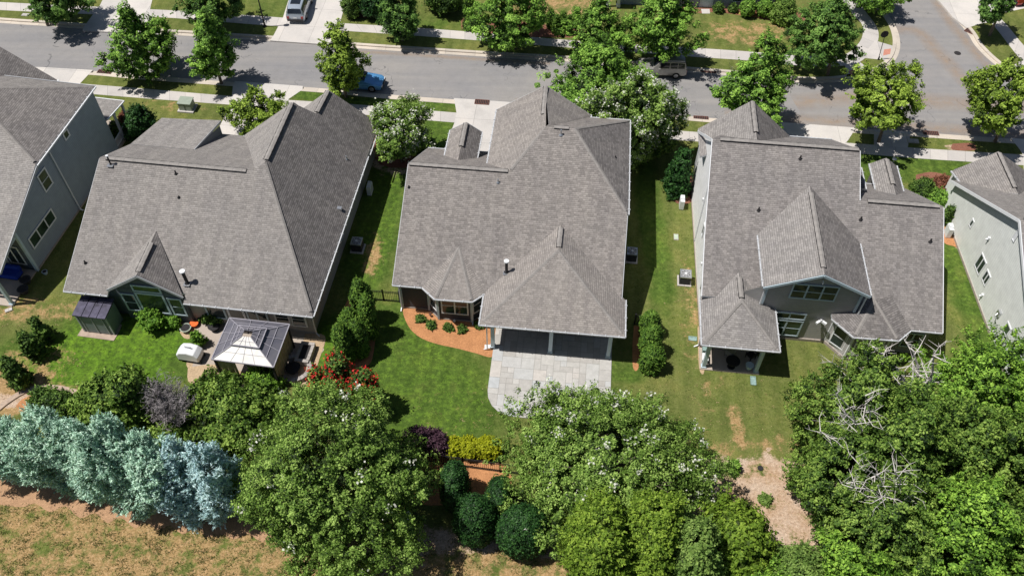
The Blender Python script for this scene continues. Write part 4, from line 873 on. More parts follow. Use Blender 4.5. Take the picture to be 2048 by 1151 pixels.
for c, ww, hh, cc, rr in (((-42.82, 41.35, 4.95), 1.15, 1.7, 1, 2), ((-42.87, 45.5, 5.95), .75, .75, 1, 1), ((-42.82, 38.75, 2.25), 3.4, 1.15, 3, 1)): h.window(c, ww, hh, 0, cc, rr, 'white', 'glass_green' if cc == 3 else 'glass', .12)
h.pole('corner_board', (-42.84, 36.35, .05), (-42.84, 36.35, 4.6), .2, 'bluewhite'); 
for u in (-45.6, -44.1): h.window((u, 36.36, 1.6), 1.35, 2.0, -90, 2, 1, 'white')
h.pole('porch_post', (-43.0, 32.95, .03), (-43.0, 32.95, 3.35), .22, 'bluewhite')
h.pole('porch_beam', (-42.9, 33.1, 3.45), (-42.9, 36.3, 3.9), .18, 'bluewhite'); h.pole('porch_beam', (-42.9, 33.0, 3.4), (-60, 33.0, 3.4), .18, 'bluewhite')
mb = MB(); mb.prism([h.L((u, v, 0))[:2] for u, v in ((-60, 32.7), (-42.9, 32.7), (-42.9, 36.3), (-60, 36.3))], -.05, .12); mb.build('porch_floor', 'slab', h.root)
h.downspout(-42.75, 43.0, 6.7, (.06, 0))
# front porch on the north side, seen past the wall
h.roof([[(-46.5, 50.6, 3.3), (-43.05, 50.6, 3.3), (-43.1, 53.6, 2.95), (-46.5, 53.6, 2.95)]], 'shingle_b', 'front_porch_roof')
h.gutter([((-46.5, 53.66, 2.9), (-43.1, 53.66, 2.9)), ((-43.0, 50.7, 3.22), (-43.04, 53.66, 2.9))], 'white', False)
for (u, v) in ((-43.4, 53.6), (-43.2, 51.9)): h.pole('porch_post', (u, v, .1), (u, v, 2.9), .18, 'white')
mb = MB(); rail = [(-43.35, 53.5), (-43.2, 51.9), (-43.1, 50.5)]
for a, b in zip(rail, rail[1:]):
    A2, B2 = h.L((*a, 0)), h.L((*b, 0))
    for z in (.35, 1.05): mb.beam((A2[0], A2[1], z), (B2[0], B2[1], z), .07, .06)
    for k in range(12): x = A2[0]+(B2[0]-A2[0])*k/12; y = A2[1]+(B2[1]-A2[1])*k/12; mb.beam((x, y, .35), (x, y, 1.02), .035, .035, up=(0, 1, 0))
mb.build('porch_railing', 'white', h.root)
mb = MB(); mb.prism([h.L((u, v, 0))[:2] for u, v in ((-46.5, 50.4), (-43.0, 50.4), (-43.1, 53.9), (-46.5, 53.9))], -.05, .25); mb.build('porch_floor', 'slab', h.root)

# ---------------------------------------------------------------- HOUSE 4 (far right)
h = House(3, 38, 45, 'house at the right edge with a long pale green side wall')
zN = lambda v: 2.9+.55*(52.6-v)
h.roof([[(32.8, 52.7, zN(52.7)), (32.75, 43.0, zN(43)), (48, 43.0, zN(43)), (48, 52.7, zN(52.7))], [(32.75, 43.0, zN(43)), (48, 43.0, zN(43)), (48, 32.8, 3.2), (32.75, 32.8, 3.2)]], 'shingle')
h.roof([[(32.95, 53.6, 3.05), (33.4, 51.9, 3.05), (36.1, 49.3, 4.78), (36.1, 54.2, 4.78)]], 'shingle', 'front_gable_roof')
h.roof([[(39.2, 53.6, 3.05), (39.0, 51.9, 3.05), (36.1, 49.3, 4.78), (36.1, 54.2, 4.78)]], 'shingle_c', 'front_gable_roof')
h.ridge([((36.1, 54.0, 4.8), (36.1, 50.0, 4.8)), ((33, 43.0, 8.2), (47, 43.0, 8.2))])
h.gutter([((32.88, 53.6, 3.0), (33.3, 52.0, 3.0)), ((39.25, 53.7, 3.0), (39.1, 52.0, 3.0))])
h.fascia([((32.72, 52.7, zN(52.7)-.12), (32.7, 43.0, zN(43)-.12)), ((32.7, 43.0, zN(43)-.12), (32.7, 32.8, 3.08))], 'white', .06, .22)
h.wall([[(33.1, 52.3, 2.95), (33.1, 43.0, 8.0), (33.1, 33.2, 3.25), (47, 33.2, 3.25)], [(33.1, 52.3, 2.95), (47, 52.3, 2.95)], [(33.3, 53.9, 3.0), (36.1, 54, 4.6), (38.9, 54, 3)], [(33.3, 53.9, 3.0), (33.3, 52, 3.0)]], 'siding_mist')
h.foundation([(33.1, 52.3), (33.1, 33.2)], .25, .06)
for c, ww, hh, rr, pn in (((33.1, 47.95, 2.75), .45, .75, 1, 'glass'), ((33.1, 44.45, 1.95), 1.15, 1.45, 1, 'glass'), ((33.1, 43.05, 2.0), .85, 1.1, 1, 'glass'), ((33.1, 38.2, 2.1), .8, .9, 1, 'glass_green')): h.window(c, ww, hh, 180, 2 if ww > .8 and pn == 'glass' else 1, rr, 'white', pn, .1)
h.window((33.08, 42.9, 6.75), .4, 1.0, 180, 1, 1, 'white', 'white', .06, 'gable_vent')
for (v, z) in ((45.2, 4.0), (42.3, .9)): 
    mb = MB(); c = h.L((33.05, v, z)); mb.box(c, (.16, .2, .2)); mb.beam((c[0]-.02, c[1], c[2]-.05), (c[0]-.2, c[1]-.02, c[2]-.12), .1, .1); mb.build('wall_vent', 'white', h.root)
mb = MB(); c = h.L((33.03, 39.7, 2.0)); mb.box(c, (.18, .42, .4)); mb.tube([(c[0]-.1, c[1], c[2]), (c[0]-.25, c[1]-.1, c[2]-.15), (c[0]-.2, c[1]-.3, c[2]-.3)], .04, 6); mb.build('meter_box', 'galv', h.root)

# ---------------------------------------------------------------- houses across the street: only the feet of their front walls are in the picture
def far_house(pxs, label, wallmat, z=3.2, depth=9, rz=None, post=None):
    a, b = G(*pxs[0]), G(*pxs[1]); L_ = math.dist(a[:2], b[:2]); an = math.atan2(b[1]-a[1], b[0]-a[0])
    t = thing('house', a, label, 'house', an, 'houses across the street'); mb = MB()
    mb.prism([(0, 0), (L_, 0), (L_, depth), (0, depth)], -.1, z); mb.build('wall', wallmat, t)
    mb = MB(); zr = z+depth*.28; o = .4
    mb.slab([(-o, -o, z+.05), (L_+o, -o, z+.05), (L_+o, depth/2, zr), (-o, depth/2, zr)]); mb.slab([(-o, depth+o, z+.05), (L_+o, depth+o, z+.05), (L_+o, depth/2, zr), (-o, depth/2, zr)], .165)
    mb.build('roof', ['shingle', 'soffit'], t); return t, L_
t, L_ = far_house([(1240, 9), (1545, 20)], 'blue-grey house at the top edge behind two round topiary shrubs', 'siding_blue')
mb = MB(); d = G(1411, 16); 
loc = t.matrix_basis.inverted() @ Vector(d)
for k in (-.62, .62): mb.beam((loc.x+k, -.03, 0), (loc.x+k, -.03, 2.4), .16, .08, up=(0, 1, 0))
mb.beam((loc.x-.7, -.03, 2.45), (loc.x+.7, -.03, 2.45), .08, .16); fr = mb.build('door_frame', 'bluewhite', t)
mb = MB(); mb.box((loc.x, -.02, 1.2), (1.1, .06, 2.3)); mb.build('door', 'bluewhite', t)
for (px_) in (1290, 1345, 1470, 1528):
    lc = t.matrix_basis.inverted() @ Vector(G(px_, 16)); mb = MB()
    for k in (-.5, .5): mb.beam((lc.x+k, -.04, .8), (lc.x+k, -.04, 2.4), .1, .08, up=(0, 1, 0))
    for z in (.8, 1.6, 2.4): mb.beam((lc.x-.55, -.04, z), (lc.x+.55, -.04, z), .08, .08)
    wn_ = mb.build('window', 'bluewhite', t); mb = MB(); mb.box((lc.x, -.015, 1.6), (.95, .04, 1.55)); mb.build('pane', 'glass', wn_)
t2 = thing('porch', G(1222, 14), 'white entrance porch column pair at the top edge above the tall maples', 'porch')
for k in (-.35, .75):
    mb = MB(); mb.beam((k, 0, 0), (k, 0, 3), .28, .28, up=(0, 1, 0)); mb.box((k, 0, .15), (.4, .4, .3)); mb.build('column', 'white', t2)
mb = MB(); mb.box((.2, .2, 3.1), (2.0, 1.6, .2)); mb.build('porch_roof', 'white', t2)
far_house([(2062, -6), (2400, 20)], 'house beyond the right corner of the junction', 'siding_white')

# ================================================================== VEHICLES
def carpaint(name, c, metal=.35):
    m, nt, b = newmat(name); f = noise(nt, 3, 3)
    nt.links.new(ramp(nt, f, [(.3, tuple(x*.93 for x in c)), (.7, tuple(min(1, x*1.05) for x in c))]), b.inputs['Base Color'])
    b.inputs['Roughness'].default_value = .28; b.inputs['Metallic'].default_value = metal; b.inputs['Coat Weight'].default_value = .8; b.inputs['Coat Roughness'].default_value = .05; M[name] = m
carpaint('silver_paint', (.42, .48, .56)); carpaint('gold_paint', (.34, .33, .31)); carpaint('blue_paint', (.14, .40, .78)); carpaint('red_paint', (.5, .03, .03))
M['tyre'] = plain('tyre_rubber', (.02, .02, .02), .8); M['rim'] = plain('alloy', (.5, .5, .52), .3, .1, 5, .8)
M['lamp'] = plain('lamp_lens', (.75, .77, .8), .15, .05, 5, 0, .8); M['taillamp'] = plain('tail_lens', (.35, .015, .015), .2, .1, 5, 0, .8)
M['plastic'] = plain('dark_plastic', (.05, .05, .055), .6)
def vehicle(name, loc, rz, label, paint, Ln, Wd, st, group=None, roofrails=False, sunroof=False):
    """st: stations (x, sill, belt z, top z, half width at belt, half width at top). x runs from the front (+) to the rear (-)"""
    t = thing(name, loc, label, 'car', rz, group); n = len(st)
    rows = []
    for (x, zs, zb, zt, wb, wt) in st:
        rows.append([(x, wb*.90, zs), (x, wb, zs+.16), (x, wb*1.01, zs+(zb-zs)*.55), (x, wb*.97, zb), (x, (wb*.97+wt)/2 if zt-zb > .2 else wt, zb+(zt-zb)*.5), (x, wt, zt-.02), (x, wt*.82, zt+.015), (x, wt*.4, zt+.035), (x, 0, zt+.04)])
    bm = bmesh.new(); gl = MB()
    vs = [[bm.verts.new(p) for p in r] + [bm.verts.new((p[0], -p[1], p[2])) for p in reversed(r[:-1])] for r in rows]
    m_ = len(vs[0])
    for i in range(n-1):
        for k in range(m_-1):
            bm.faces.new((vs[i][k], vs[i][k+1], vs[i+1][k+1], vs[i+1][k]))
        bm.faces.new((vs[i][m_-1], vs[i][0], vs[i+1][0], vs[i+1][m_-1]))
    bm.faces.new(vs[0]); bm.faces.new(list(reversed(vs[-1])))
    bmesh.ops.recalc_face_normals(bm, faces=bm.faces)
    me = bpy.data.meshes.new('car_body'); bm.to_mesh(me); bm.free(); me.materials.append(M[paint])
    me.polygons.foreach_set('use_smooth', [True]*len(me.polygons))
    o = bpy.data.objects.new('car_body', me); COL.objects.link(o); o.parent = t
    md = o.modifiers.new('b', 'BEVEL'); md.width = .03; md.segments = 2; md.limit_method = 'ANGLE'; md.angle_limit = R(40)
    o.data.set_sharp_from_angle(angle=R(35)) if hasattr(o.data, 'set_sharp_from_angle') else None
    # glass : side windows between belt and roof, wind screen, rear screen
    cab = [i for i in range(n) if st[i][3]-st[i][2] > .2]; c0, c1 = cab[0], cab[-1]
    def lerp(a, b, f): return tuple(a[i]+(b[i]-a[i])*f for i in range(3))
    for sgn in (1, -1):
        for i in range(c0, c1):
            a, b = rows[i][3], rows[i+1][3]; c, d = rows[i+1][5], rows[i][5]
            g = MB(); q = [lerp(a, d, .12), lerp(b, c, .12), lerp(c, b, .14), lerp(d, a, .14)]
            q = [lerp(q[0], q[1], .05), lerp(q[0], q[1], .95), lerp(q[3], q[2], .95), lerp(q[3], q[2], .05)]
            q = [(p[0], (p[1]+.035)*sgn, p[2]) for p in q]; 
            if sgn < 0: q.reverse()
            q2 = [(p[0], p[1]-.03*sgn, p[2]) for p in q]; g.poly(q); g.poly(list(reversed(q2)))
            for e in range(4): g.poly([q[e], q2[e], q2[(e+1) % 4], q[(e+1) % 4]])
            g.build('side_window', 'glass_car', t)
    for i, j, nm in ((c0-1, c0, 'windscreen'), (c1+1, c1, 'rear_window')):
        if j < 0 or i < 0 or i >= n: continue
        lo, hi = st[i], st[j]; g = MB(); wl, wh = lo[5]*.9, hi[5]*.92
        P = [(lo[0], -wl, lo[3]+.05), (lo[0], wl, lo[3]+.05), (hi[0], wh, hi[3]+.02), (hi[0], -wh, hi[3]+.02)]
        P = [lerp(P[0], P[3], .12), lerp(P[1], P[2], .12), lerp(P[1], P[2], .92), lerp(P[0], P[3], .92)]
        up_ = Vector((P[1][0]-P[0][0], P[1][1]-P[0][1], 0)).cross(Vector(P[3])-Vector(P[0])).normalized(); up_ = up_ if up_.z > 0 else -up_
        T = [tuple(Vector(p)+up_*.035) for p in P]; g.poly(T); g.poly(list(reversed(P)))
        for e in range(4): g.poly([P[e], P[(e+1) % 4], T[(e+1) % 4], T[e]])
        g.build(nm, 'glass_car', t, weld=True)
    if sunroof:
        g = MB(); x = (st[c0][0]+st[c1][0])/2; g.box((x+.15, 0, st[c0+1][3]+.045), ((st[c0][0]-st[c1][0])*.62, st[c0+1][5]*1.35, .03)); g.build('sunroof', 'glass_car', t)
    if roofrails:
        for sgn in (1, -1):
            g = MB(); g.beam((st[c0][0]-.1, sgn*st[c0][5]*.86, st[c0][3]+.09), (st[c1][0]+.05, sgn*st[c1][5]*.86, st[c1][3]+.09), .05, .05); g.build('roof_rail', 'galv', t)
    r = .36
    for x in (Ln/2-.92, -Ln/2+.98):
        for sgn in (1, -1):
            g = MB(); y = sgn*(Wd/2-.1); g.tube([(x, y-.13, r), (x, y-.11, r), (x, y+.11, r), (x, y+.13, r)], [r*.88, r, r, r*.88], 18); wh = g.build('wheel', 'tyre', t)
            g = MB(); g.tube([(x, y+sgn*.12, r), (x, y+sgn*.145, r)], [r*.62, r*.5], 12); g.build('rim', 'rim', wh)
    f, b_ = st[0], st[-1]
    for sgn in (1, -1):
        g = MB(); g.box((f[0]-.10, sgn*f[4]*.74, f[2]-.04), (.32, f[4]*.42, .15)); g.build('headlight', 'lamp', t)
        g = MB(); g.box((b_[0]+.05, sgn*b_[4]*.82, b_[2]-.06), (.16, b_[4]*.3, .26)); g.build('tail_light', 'taillamp', t)
        g = MB(); g.box((st[c0][0]+.05, sgn*(st[c0][4]+.1), st[c0][2]+.06), (.18, .2, .14)); g.build('wing_mirror', paint, t)
    g = MB(); g.box((b_[0]-.02, 0, .48), (.14, Wd*.86, .2)); g.box((f[0]+.02, 0, .42), (.12, Wd*.84, .18)); g.build('bumper', 'plastic', t)
    g = MB(); g.box((b_[0]-.06, 0, .72), (.03, .42, .14)); g.build('number_plate', 'white', t)
    return t
suv = [(2.40, .32, .72, .80, .80, .72), (2.15, .26, .86, .93, .93, .86), (1.25, .24, .98, 1.06, .95, .86), (.95, .24, 1.0, 1.10, .95, .84), (.30, .24, 1.02, 1.66, .95, .70), (-.75, .24, 1.02, 1.72, .95, .71), (-1.65, .24, 1.03, 1.69, .95, .70), (-2.12, .26, 1.02, 1.58, .94, .66), (-2.36, .30, 1.0, 1.06, .92, .82), (-2.42, .34, .80, .84, .88, .80)]
old = [(2.30, .36, .74, .82, .80, .74), (2.15, .32, .94, 1.0, .90, .84), (1.05, .30, 1.04, 1.10, .92, .84), (.85, .30, 1.05, 1.14, .92, .82), (.25, .30, 1.08, 1.72, .92, .72), (-.70, .30, 1.08, 1.78, .92, .73), (-1.45, .30, 1.08, 1.78, .92, .73), (-2.12, .30, 1.08, 1.74, .91, .72), (-2.28, .34, 1.06, 1.12, .90, .84), (-2.34, .40, .86, .90, .88, .82)]
sed = [(2.36, .26, .58, .64, .78, .66), (2.1, .20, .70, .78, .92, .80), (1.2, .18, .82, .92, .95, .80), (.85, .18, .86, .97, .95, .78), (.10, .18, .92, 1.36, .95, .60), (-.65, .18, .94, 1.42, .95, .61), (-1.35, .18, .95, 1.36, .95, .60), (-1.95, .20, .96, 1.02, .93, .78), (-2.25, .26, .92, .98, .88, .74), (-2.34, .34, .74, .80, .82, .70)]
g = G(592, 48); vehicle('parked_car', (g[0]+.1, g[1]+2.3, .02), R(90-1), 'silver-blue estate SUV with a dark glass roof, parked on the driveway at the top left', 'silver_paint', 4.85, 1.9, suv, None, False, True)
g = G(1345, 158); vehicle('parked_car', (14.15, g[1]+1.05, ZR+.02), R(178), 'older gold SUV with roof rails parked at the far kerb under the maples', 'gold_paint', 4.7, 1.84, old, None, True, False)
vehicle('parked_car', (-14.75, 66.35, ZR+.01), R(-6), 'bright blue low sports car parked at the near kerb under a slim maple', 'blue_paint', 4.75, 1.9, sed)
g = G(2046, 12); vehicle('parked_car', (g[0]+1.0, g[1]+1.2, .03), R(20), 'red car just inside the top right corner beyond a street tree', 'red_paint', 4.7, 1.9, sed)

# ================================================================== STREET FURNITURE AND YARD THINGS
def simple(name, loc, parts, label, cat, rz=0, group=None):
    t = thing(name, loc, label, cat, rz, group)
    for pn, mb, mat in parts: mb.build(pn, mat, t)
    return t
# street lamp
g = G(530, 54); a = MB(); a.tube([(0, 0, 0), (0, 0, .5), (0, 0, 4.3)], [.13, .08, .055], 8); a.tube([(0, 0, 0), (0, 0, .12)], [.2, .18], 8)
b = MB(); b.tube([(0, 0, 4.3), (0, 0, 4.42), (0, 0, 4.85), (0, 0, 5.05)], [.1, .2, .26, .04], 8); simple('street_lamp', g, [('pole', a, 'black'), ('lamp_head', b, 'black')], 'black post street lamp on the grass verge beside the driveway with the silver SUV', 'street lamp')
# stop sign seen from the back
def signpost(px, top, label):
    g = G(*px); d = onY(*top, g[1]); a = MB(); hx = d[0]-g[0]; hz = d[2]
    a.tube([(0, 0, 0), (hx, 0, hz)], .035, 6); a.tube([(0, 0, 0), (0, 0, .35)], [.09, .07], 8); b = MB()
    c = Vector((hx, .03, hz-.32)); ring = [c+Vector((.38*math.cos(R(22.5+45*k)), 0, .38*math.sin(R(22.5+45*k)))) for k in range(8)]
    back = [p+Vector((0, .03, 0)) for p in ring]; b.poly(ring); b.poly(list(reversed(back)))
    for k in range(8): b.poly([ring[k], back[k], back[(k+1) % 8], ring[(k+1) % 8]])
    t = simple('road_sign', g, [('pole', a, 'black'), ('sign_plate', b, 'black')], label, 'sign'); return t
signpost((1756.5, 120), (1772, 64), 'black octagonal sign seen from behind on the grass corner of the junction')
g = G(1967, 48); a = MB(); a.tube([(0, 0, 0), (0, 0, 2.6)], .03, 6); b = MB(); b.box((.05, 0, 2.5), (.34, .05, .45)); simple('road_sign', g, [('pole', a, 'black'), ('sign_plate', b, 'dark')], 'slim sign post beside the small tree at the top right corner', 'sign')
# manhole + drains
M['rust'] = plain('rusty_iron', (.16, .075, .06), .85, .4, 14)
def drain(px, label, rz=R(-5), sz=(1.3, .62), z=ZR+.03):
    g = G(*px, z); t = thing('storm_drain', g, label, 'drain', rz, 'kerb drain grates'); a = MB()
    for s_ in (-1, 1): a.box((0, s_*sz[1]/2, .02), (sz[0], .07, .07)); a.box((s_*sz[0]/2, 0, .02), (.07, sz[1], .07))
    for k in range(7): a.box((-sz[0]/2+sz[0]*(k+1)/8, 0, .025), (.05, sz[1], .05))
    a.build('grate', 'rust', t); b = MB(); b.box((0, 0, -.01), (sz[0], sz[1], .02)); b.build('sump', 'dark', t)
drain((209, 145), 'rusty kerb drain at the near kerb beside the leftmost grass verge'); drain((964, 205), 'rusty kerb drain at the foot of the centre house driveway', z=.03); drain((1402, 238), 'rusty kerb drain left of the front gable of the right house')
drain((1417, 142), 'red-brown kerb drain at the far kerb behind the gold SUV', R(-5), (1.4, .6)); drain((1942, 64), 'rusty kerb drain at the side street kerb, top right', R(-45), (1.1, .7)); drain((1862, 268), 'faint kerb drain at the near kerb between the two right street trees')
M['lidgreen'] = plain('pale_green_lid', (.42, .50, .40), .6)
g = G(1915, 107, ZR+.008); a = MB(); a.tube([(0, 0, 0), (0, 0, .02)], .33, 18); tag(a.build('manhole_cover', 'dark', None, g), 'small dark round manhole cover in the middle of the junction', 'manhole')
for i, (px, sz, lb) in enumerate((((1826, 283), (.95, .55), 'white concrete meter lid in the verge beside the shaded path on the right'), ((51, 31), (.7, .45), 'pale round meter lid in the verge at the top left corner'), ((1352, 475), (.36, .62), 'pale green utility lid in the lawn west of the right house'))):
    g = G(*px); t = thing('meter_box_cover', g, lb, 'utility lid', R(-5)); a = MB(); a.box((0, 0, .03), (sz[0], sz[1], .08)); a.build('frame', 'walk', t); b = MB(); b.box((0, 0, .08), (sz[0]*.8, sz[1]*.75, .03)); b.build('cover', 'walk' if 'green' not in lb else 'lidgreen', t)
# transformer cabinet
M['tgreen'] = plain('cabinet_green', (.30, .345, .285), .5, .08, 3)
g = G(376, 218); t = thing('transformer_cabinet', g, 'pale green utility cabinet on a concrete pad on the front lawn of the left house', 'utility box', R(-6)); a = MB(); a.box((0, 0, .06), (1.5, 1.3, .16)); a.build('pad', 'walk', t)
a = MB(); a.box((0, 0, .5), (1.15, .95, .75)); a.build('cabinet', 'tgreen', t); a = MB(); a.slab([(-.62, -.5, .92), (.62, -.5, .92), (.62, .52, .99), (-.62, .52, .99)], .08, 0, 0); a.build('lid', 'tgreen', t); a = MB(); a.box((0, -.485, .5), (.03, .03, .6)); a.build('door_seam', 'dark', t)
# air conditioners
def aircon(px, label, sz=.85, rz=R(-6)):
    g = G(*px); t = thing('air_conditioner', g, label, 'air conditioner', rz, 'air conditioning units beside the houses'); a = MB(); a.box((0, 0, .04), (sz+.2, sz+.2, .1)); a.build('pad', 'walk', t)
    a = MB(); 
    for k in range(12): a.box((0, 0, .14+k*.062), (sz*.97, sz*.97, .035))
    a.box((0, 0, .48), (sz*.9, sz*.9, .76)); a.build('coil_case', 'plastic', t)
    a = MB(); a.box((0, 0, .9), (sz, sz, .09)); a.build('top_panel', 'galv', t)
    a = MB(); 
    for k in range(4): r_ = .10+.085*k; a.tube([(r_*math.cos(q*.5236), r_*math.sin(q*.5236), .965) for q in range(13)], .012, 4)
    for k in range(8): a.beam((0, 0, .965), (.37*math.cos(k*.785), .37*math.sin(k*.785), .965), .015, .015)
    a.tube([(0, 0, .96), (0, 0, 1.0)], .09, 10); a.build('fan_grille', 'white', t); a = MB(); a.tube([(0, 0, .945), (0, 0, .952)], .37, 18); a.build('fan_well', 'dark', t)
aircon((1368, 563), 'air conditioning unit in the sun beside the white side wall of the right house')
aircon((716, 498), 'air conditioning unit in shadow beside the east wall of the left house')
aircon((1262, 518), 'air conditioning unit in shadow close to the east wall of the centre house', .8)
def meterbox(px, label, rz=R(-6)):
    g = G(*px); t = thing('utility_cabinet', g, label, 'utility box', rz); a = MB(); a.box((0, 0, .5), (.35, .75, .9)); a.box((0, .1, 1.0), (.3, .45, .12)); a.build('cabinet', 'white', t); a = MB(); a.box((.18, 0, .55), (.02, .5, .6)); a.build('door', 'soffit', t)
meterbox((741, 386), 'white upright utility box in shadow beside the east wall of the left house'); meterbox((1362, 414), 'white upright utility box in the sun at the west wall of the right house'); meterbox((1893, 470), 'white utility box between the right house and the pale green house')
for px, sz, lb, zz in (((1385, 678), (.6, .35), 'teal splash block left of the small hipped porch', 0), ((1506, 762), (.38, .7), 'teal splash block at the foot of the right porch post', 0)):
    g = G(*px); a = MB(); a.box((0, 0, .03), (sz[0], sz[1], .06)); a.box((0, sz[1]/2-.03, .07), (sz[0], .05, .08)); a.box((sz[0]/2-.02, 0, .07), (.04, sz[1], .06)); a.box((-sz[0]/2+.02, 0, .07), (.04, sz[1], .06))
    M.setdefault('teal', plain('teal_plastic', (.25, .36, .34), .5)); tag(a.build('splash_block', 'teal', None, g, R(-6)), lb, 'splash block')
g = G(988, 694); a = MB(); a.box((0, 0, .04), (.45, .3, .08)); tag(a.build('splash_block', 'white', None, (g[0]-.45, g[1], 0)), 'white splash block at the foot of the left rear porch post', 'splash block')

# porch furniture under the small hipped porch (right house)
def chair(loc, rz, label, mat='plastic'):
    t = thing('patio_chair', loc, label, 'chair', rz); a = MB(); a.box((0, 0, .42), (.55, .55, .08)); a.build('seat', mat, t); a = MB(); a.beam((0, .27, .42), (0, .36, .95), .55, .06, up=(0, 1, 0)); a.build('backrest', mat, t)
    for x in (-.24, .24):
        for y in (-.24, .24): a = MB(); a.beam((x, y, 0), (x, y, .4), .05, .05, up=(0, 1, 0)); a.build('leg', mat, t)
    for x in (-.3, .3): a = MB(); a.beam((x, -.25, .62), (x, .28, .62), .07, .05); a.build('armrest', mat, t)
g = G(1458, 712, .1); chair(g, R(150), 'grey patio chair in deep shade under the small hipped porch, left one', 'galv')
g = G(1500, 716, .1); chair(g, R(210), 'black patio chair near the right post of the small hipped porch', 'black')
g = G(1462, 733, .1); t = thing('patio_table', g, 'round dark table in the shade of the small hipped porch', 'table'); a = MB(); a.tube([(0, 0, .7), (0, 0, .74)], .5, 20); a.build('tabletop', 'black', t); a = MB(); a.tube([(0, 0, 0), (0, 0, .7)], .05, 8); a.tube([(0, 0, 0), (0, 0, .05)], .28, 12); a.build('pedestal', 'black', t)
g = G(1497, 737, .1); t = thing('plant_pot', g, 'pale blue pot by the right post of the small hipped porch', 'pot'); a = MB(); a.tube([(0, 0, 0), (0, 0, .1), (0, 0, .42), (0, 0, .45)], [.16, .2, .28, .3], 14); a.build('pot', 'bluewhite', t); a = MB(); a.tube([(0, 0, .40), (0, 0, .43)], .25, 12); a.build('soil', 'dark', t)
for k, (px, c) in enumerate((((1409, 703), 'teal'), ((1408, 722), 'white'), ((1404, 690), 'rust'))):
    g = G(*px); t = thing('garden_tool_box', g, ('teal', 'white', 'brown')[k]+' storage bin leaning at the left side of the small hipped porch', 'storage bin', R(-8)); a = MB(); a.box((0, 0, .25), (.4, .6, .5)); a.build('bin', c, t); a = MB(); a.box((0, 0, .52), (.44, .64, .05)); a.build('lid', c, t)

# storage shed
h = House(7.04, -34, 33.4, 'x'); t = h.root; t.name = 'garden_shed'; tag(t, 'grey flat-fronted garden shed with a dark metal roof behind the left house', 'shed'); del t['group']
M['shedroof'] = plain('weathered_dark_metal_roof', (.065, .06, .095), .55, .5, 2.2, .2); M['shedgrey'] = plain('grey_shed_wall', (.20, .235, .25), .6, .12, 3)
u0, u1, v0, v1 = -35.35, -33.1, 32.75, 34.2
a = MB(); a.prism([h.L((u, v, 0))[:2] for u, v in ((u0, v0), (u1, v0), (u1, v1), (u0, v1))], .05, 2.0); 
a.build('wall', 'shedgrey', t)
a = MB(); a.slab([h.L(p) for p in ((u0-.12, v0-.15, 2.12), (u1+.08, v0-.15, 2.12), (u1+.08, v1+.1, 2.3), (u0-.12, v1+.1, 2.3))], .1, 0, 0)
for k in (1, 2, 3): x = u0+(u1-u0)*k/4; a.beam(h.L((x, v0-.15, 2.14)), h.L((x, v1+.1, 2.32)), .04, .05)
a.build('roof', 'shedroof', t)
a = MB()
for k in (0, 1): 
    x = u0+.35+(u1-u0-.7)*(k+.5)/2; c = h.L((x, v0-.02, 1.0)); a.box(c, (.74, .05, 1.75))
a.build('door', 'shedgrey', t)
a = MB()
for x in (u0+.3, (u0+u1)/2, u1-.3): c = h.L((x, v0-.05, 1.0)); a.box(c, (.05, .05, 1.8))
for x in (u0, u1): c = h.L((x, v0, 1.0)); a.box(c, (.09, .09, 1.95))
a.build('trim', 'soffit', t)
# gazebo : two-tier hard-top, dark panels, sun glare painted white on the south face
h = House(6.5, -21.6, 32, 'x'); t = h.root; t.name = 'gazebo'; tag(t, 'two-tier hardtop gazebo with dark panels and sun glare coloured white on one side behind the left house', 'gazebo'); del t['group']
m_, nt, b_ = newmat('smoked_panel'); b_.inputs['Base Color'].default_value = (.085, .085, .115, 1); b_.inputs['Roughness'].default_value = .35; M['smoked'] = m_; f_ = noise(nt, 1.2, 4); nt.links.new(ramp(nt, f_, [(.3, (.11, .11, .14)), (.7, (.17, .165, .185))]), b_.inputs['Base Color'])
M['glare_panel'] = plain('glare_white_panel', (.78, .76, .72), .4, .10, 1.6); M['canvas'] = plain('tan_curtain', (.42, .33, .22), .9, .25, 2.5); M['strut'] = plain('grey_strut', (.30, .29, .33), .5)  # first panel: pale colour stands in for sun glare on the roofing
e = [(-23.8, 30.2, 2.6), (-19.45, 30.1, 2.6), (-19.42, 33.74, 2.6), (-23.75, 33.76, 2.6)]
mC = (-21.55, 31.82)
def sc(p, f, z): return (mC[0]+(p[0]-mC[0])*f, mC[1]+(p[1]-mC[1])*f, z)
lo_ = [sc(p, .36, 3.28) for p in e]; up0 = [sc(p, .46, 3.32) for p in e]; top = [sc(p, .14, 3.72) for p in e]
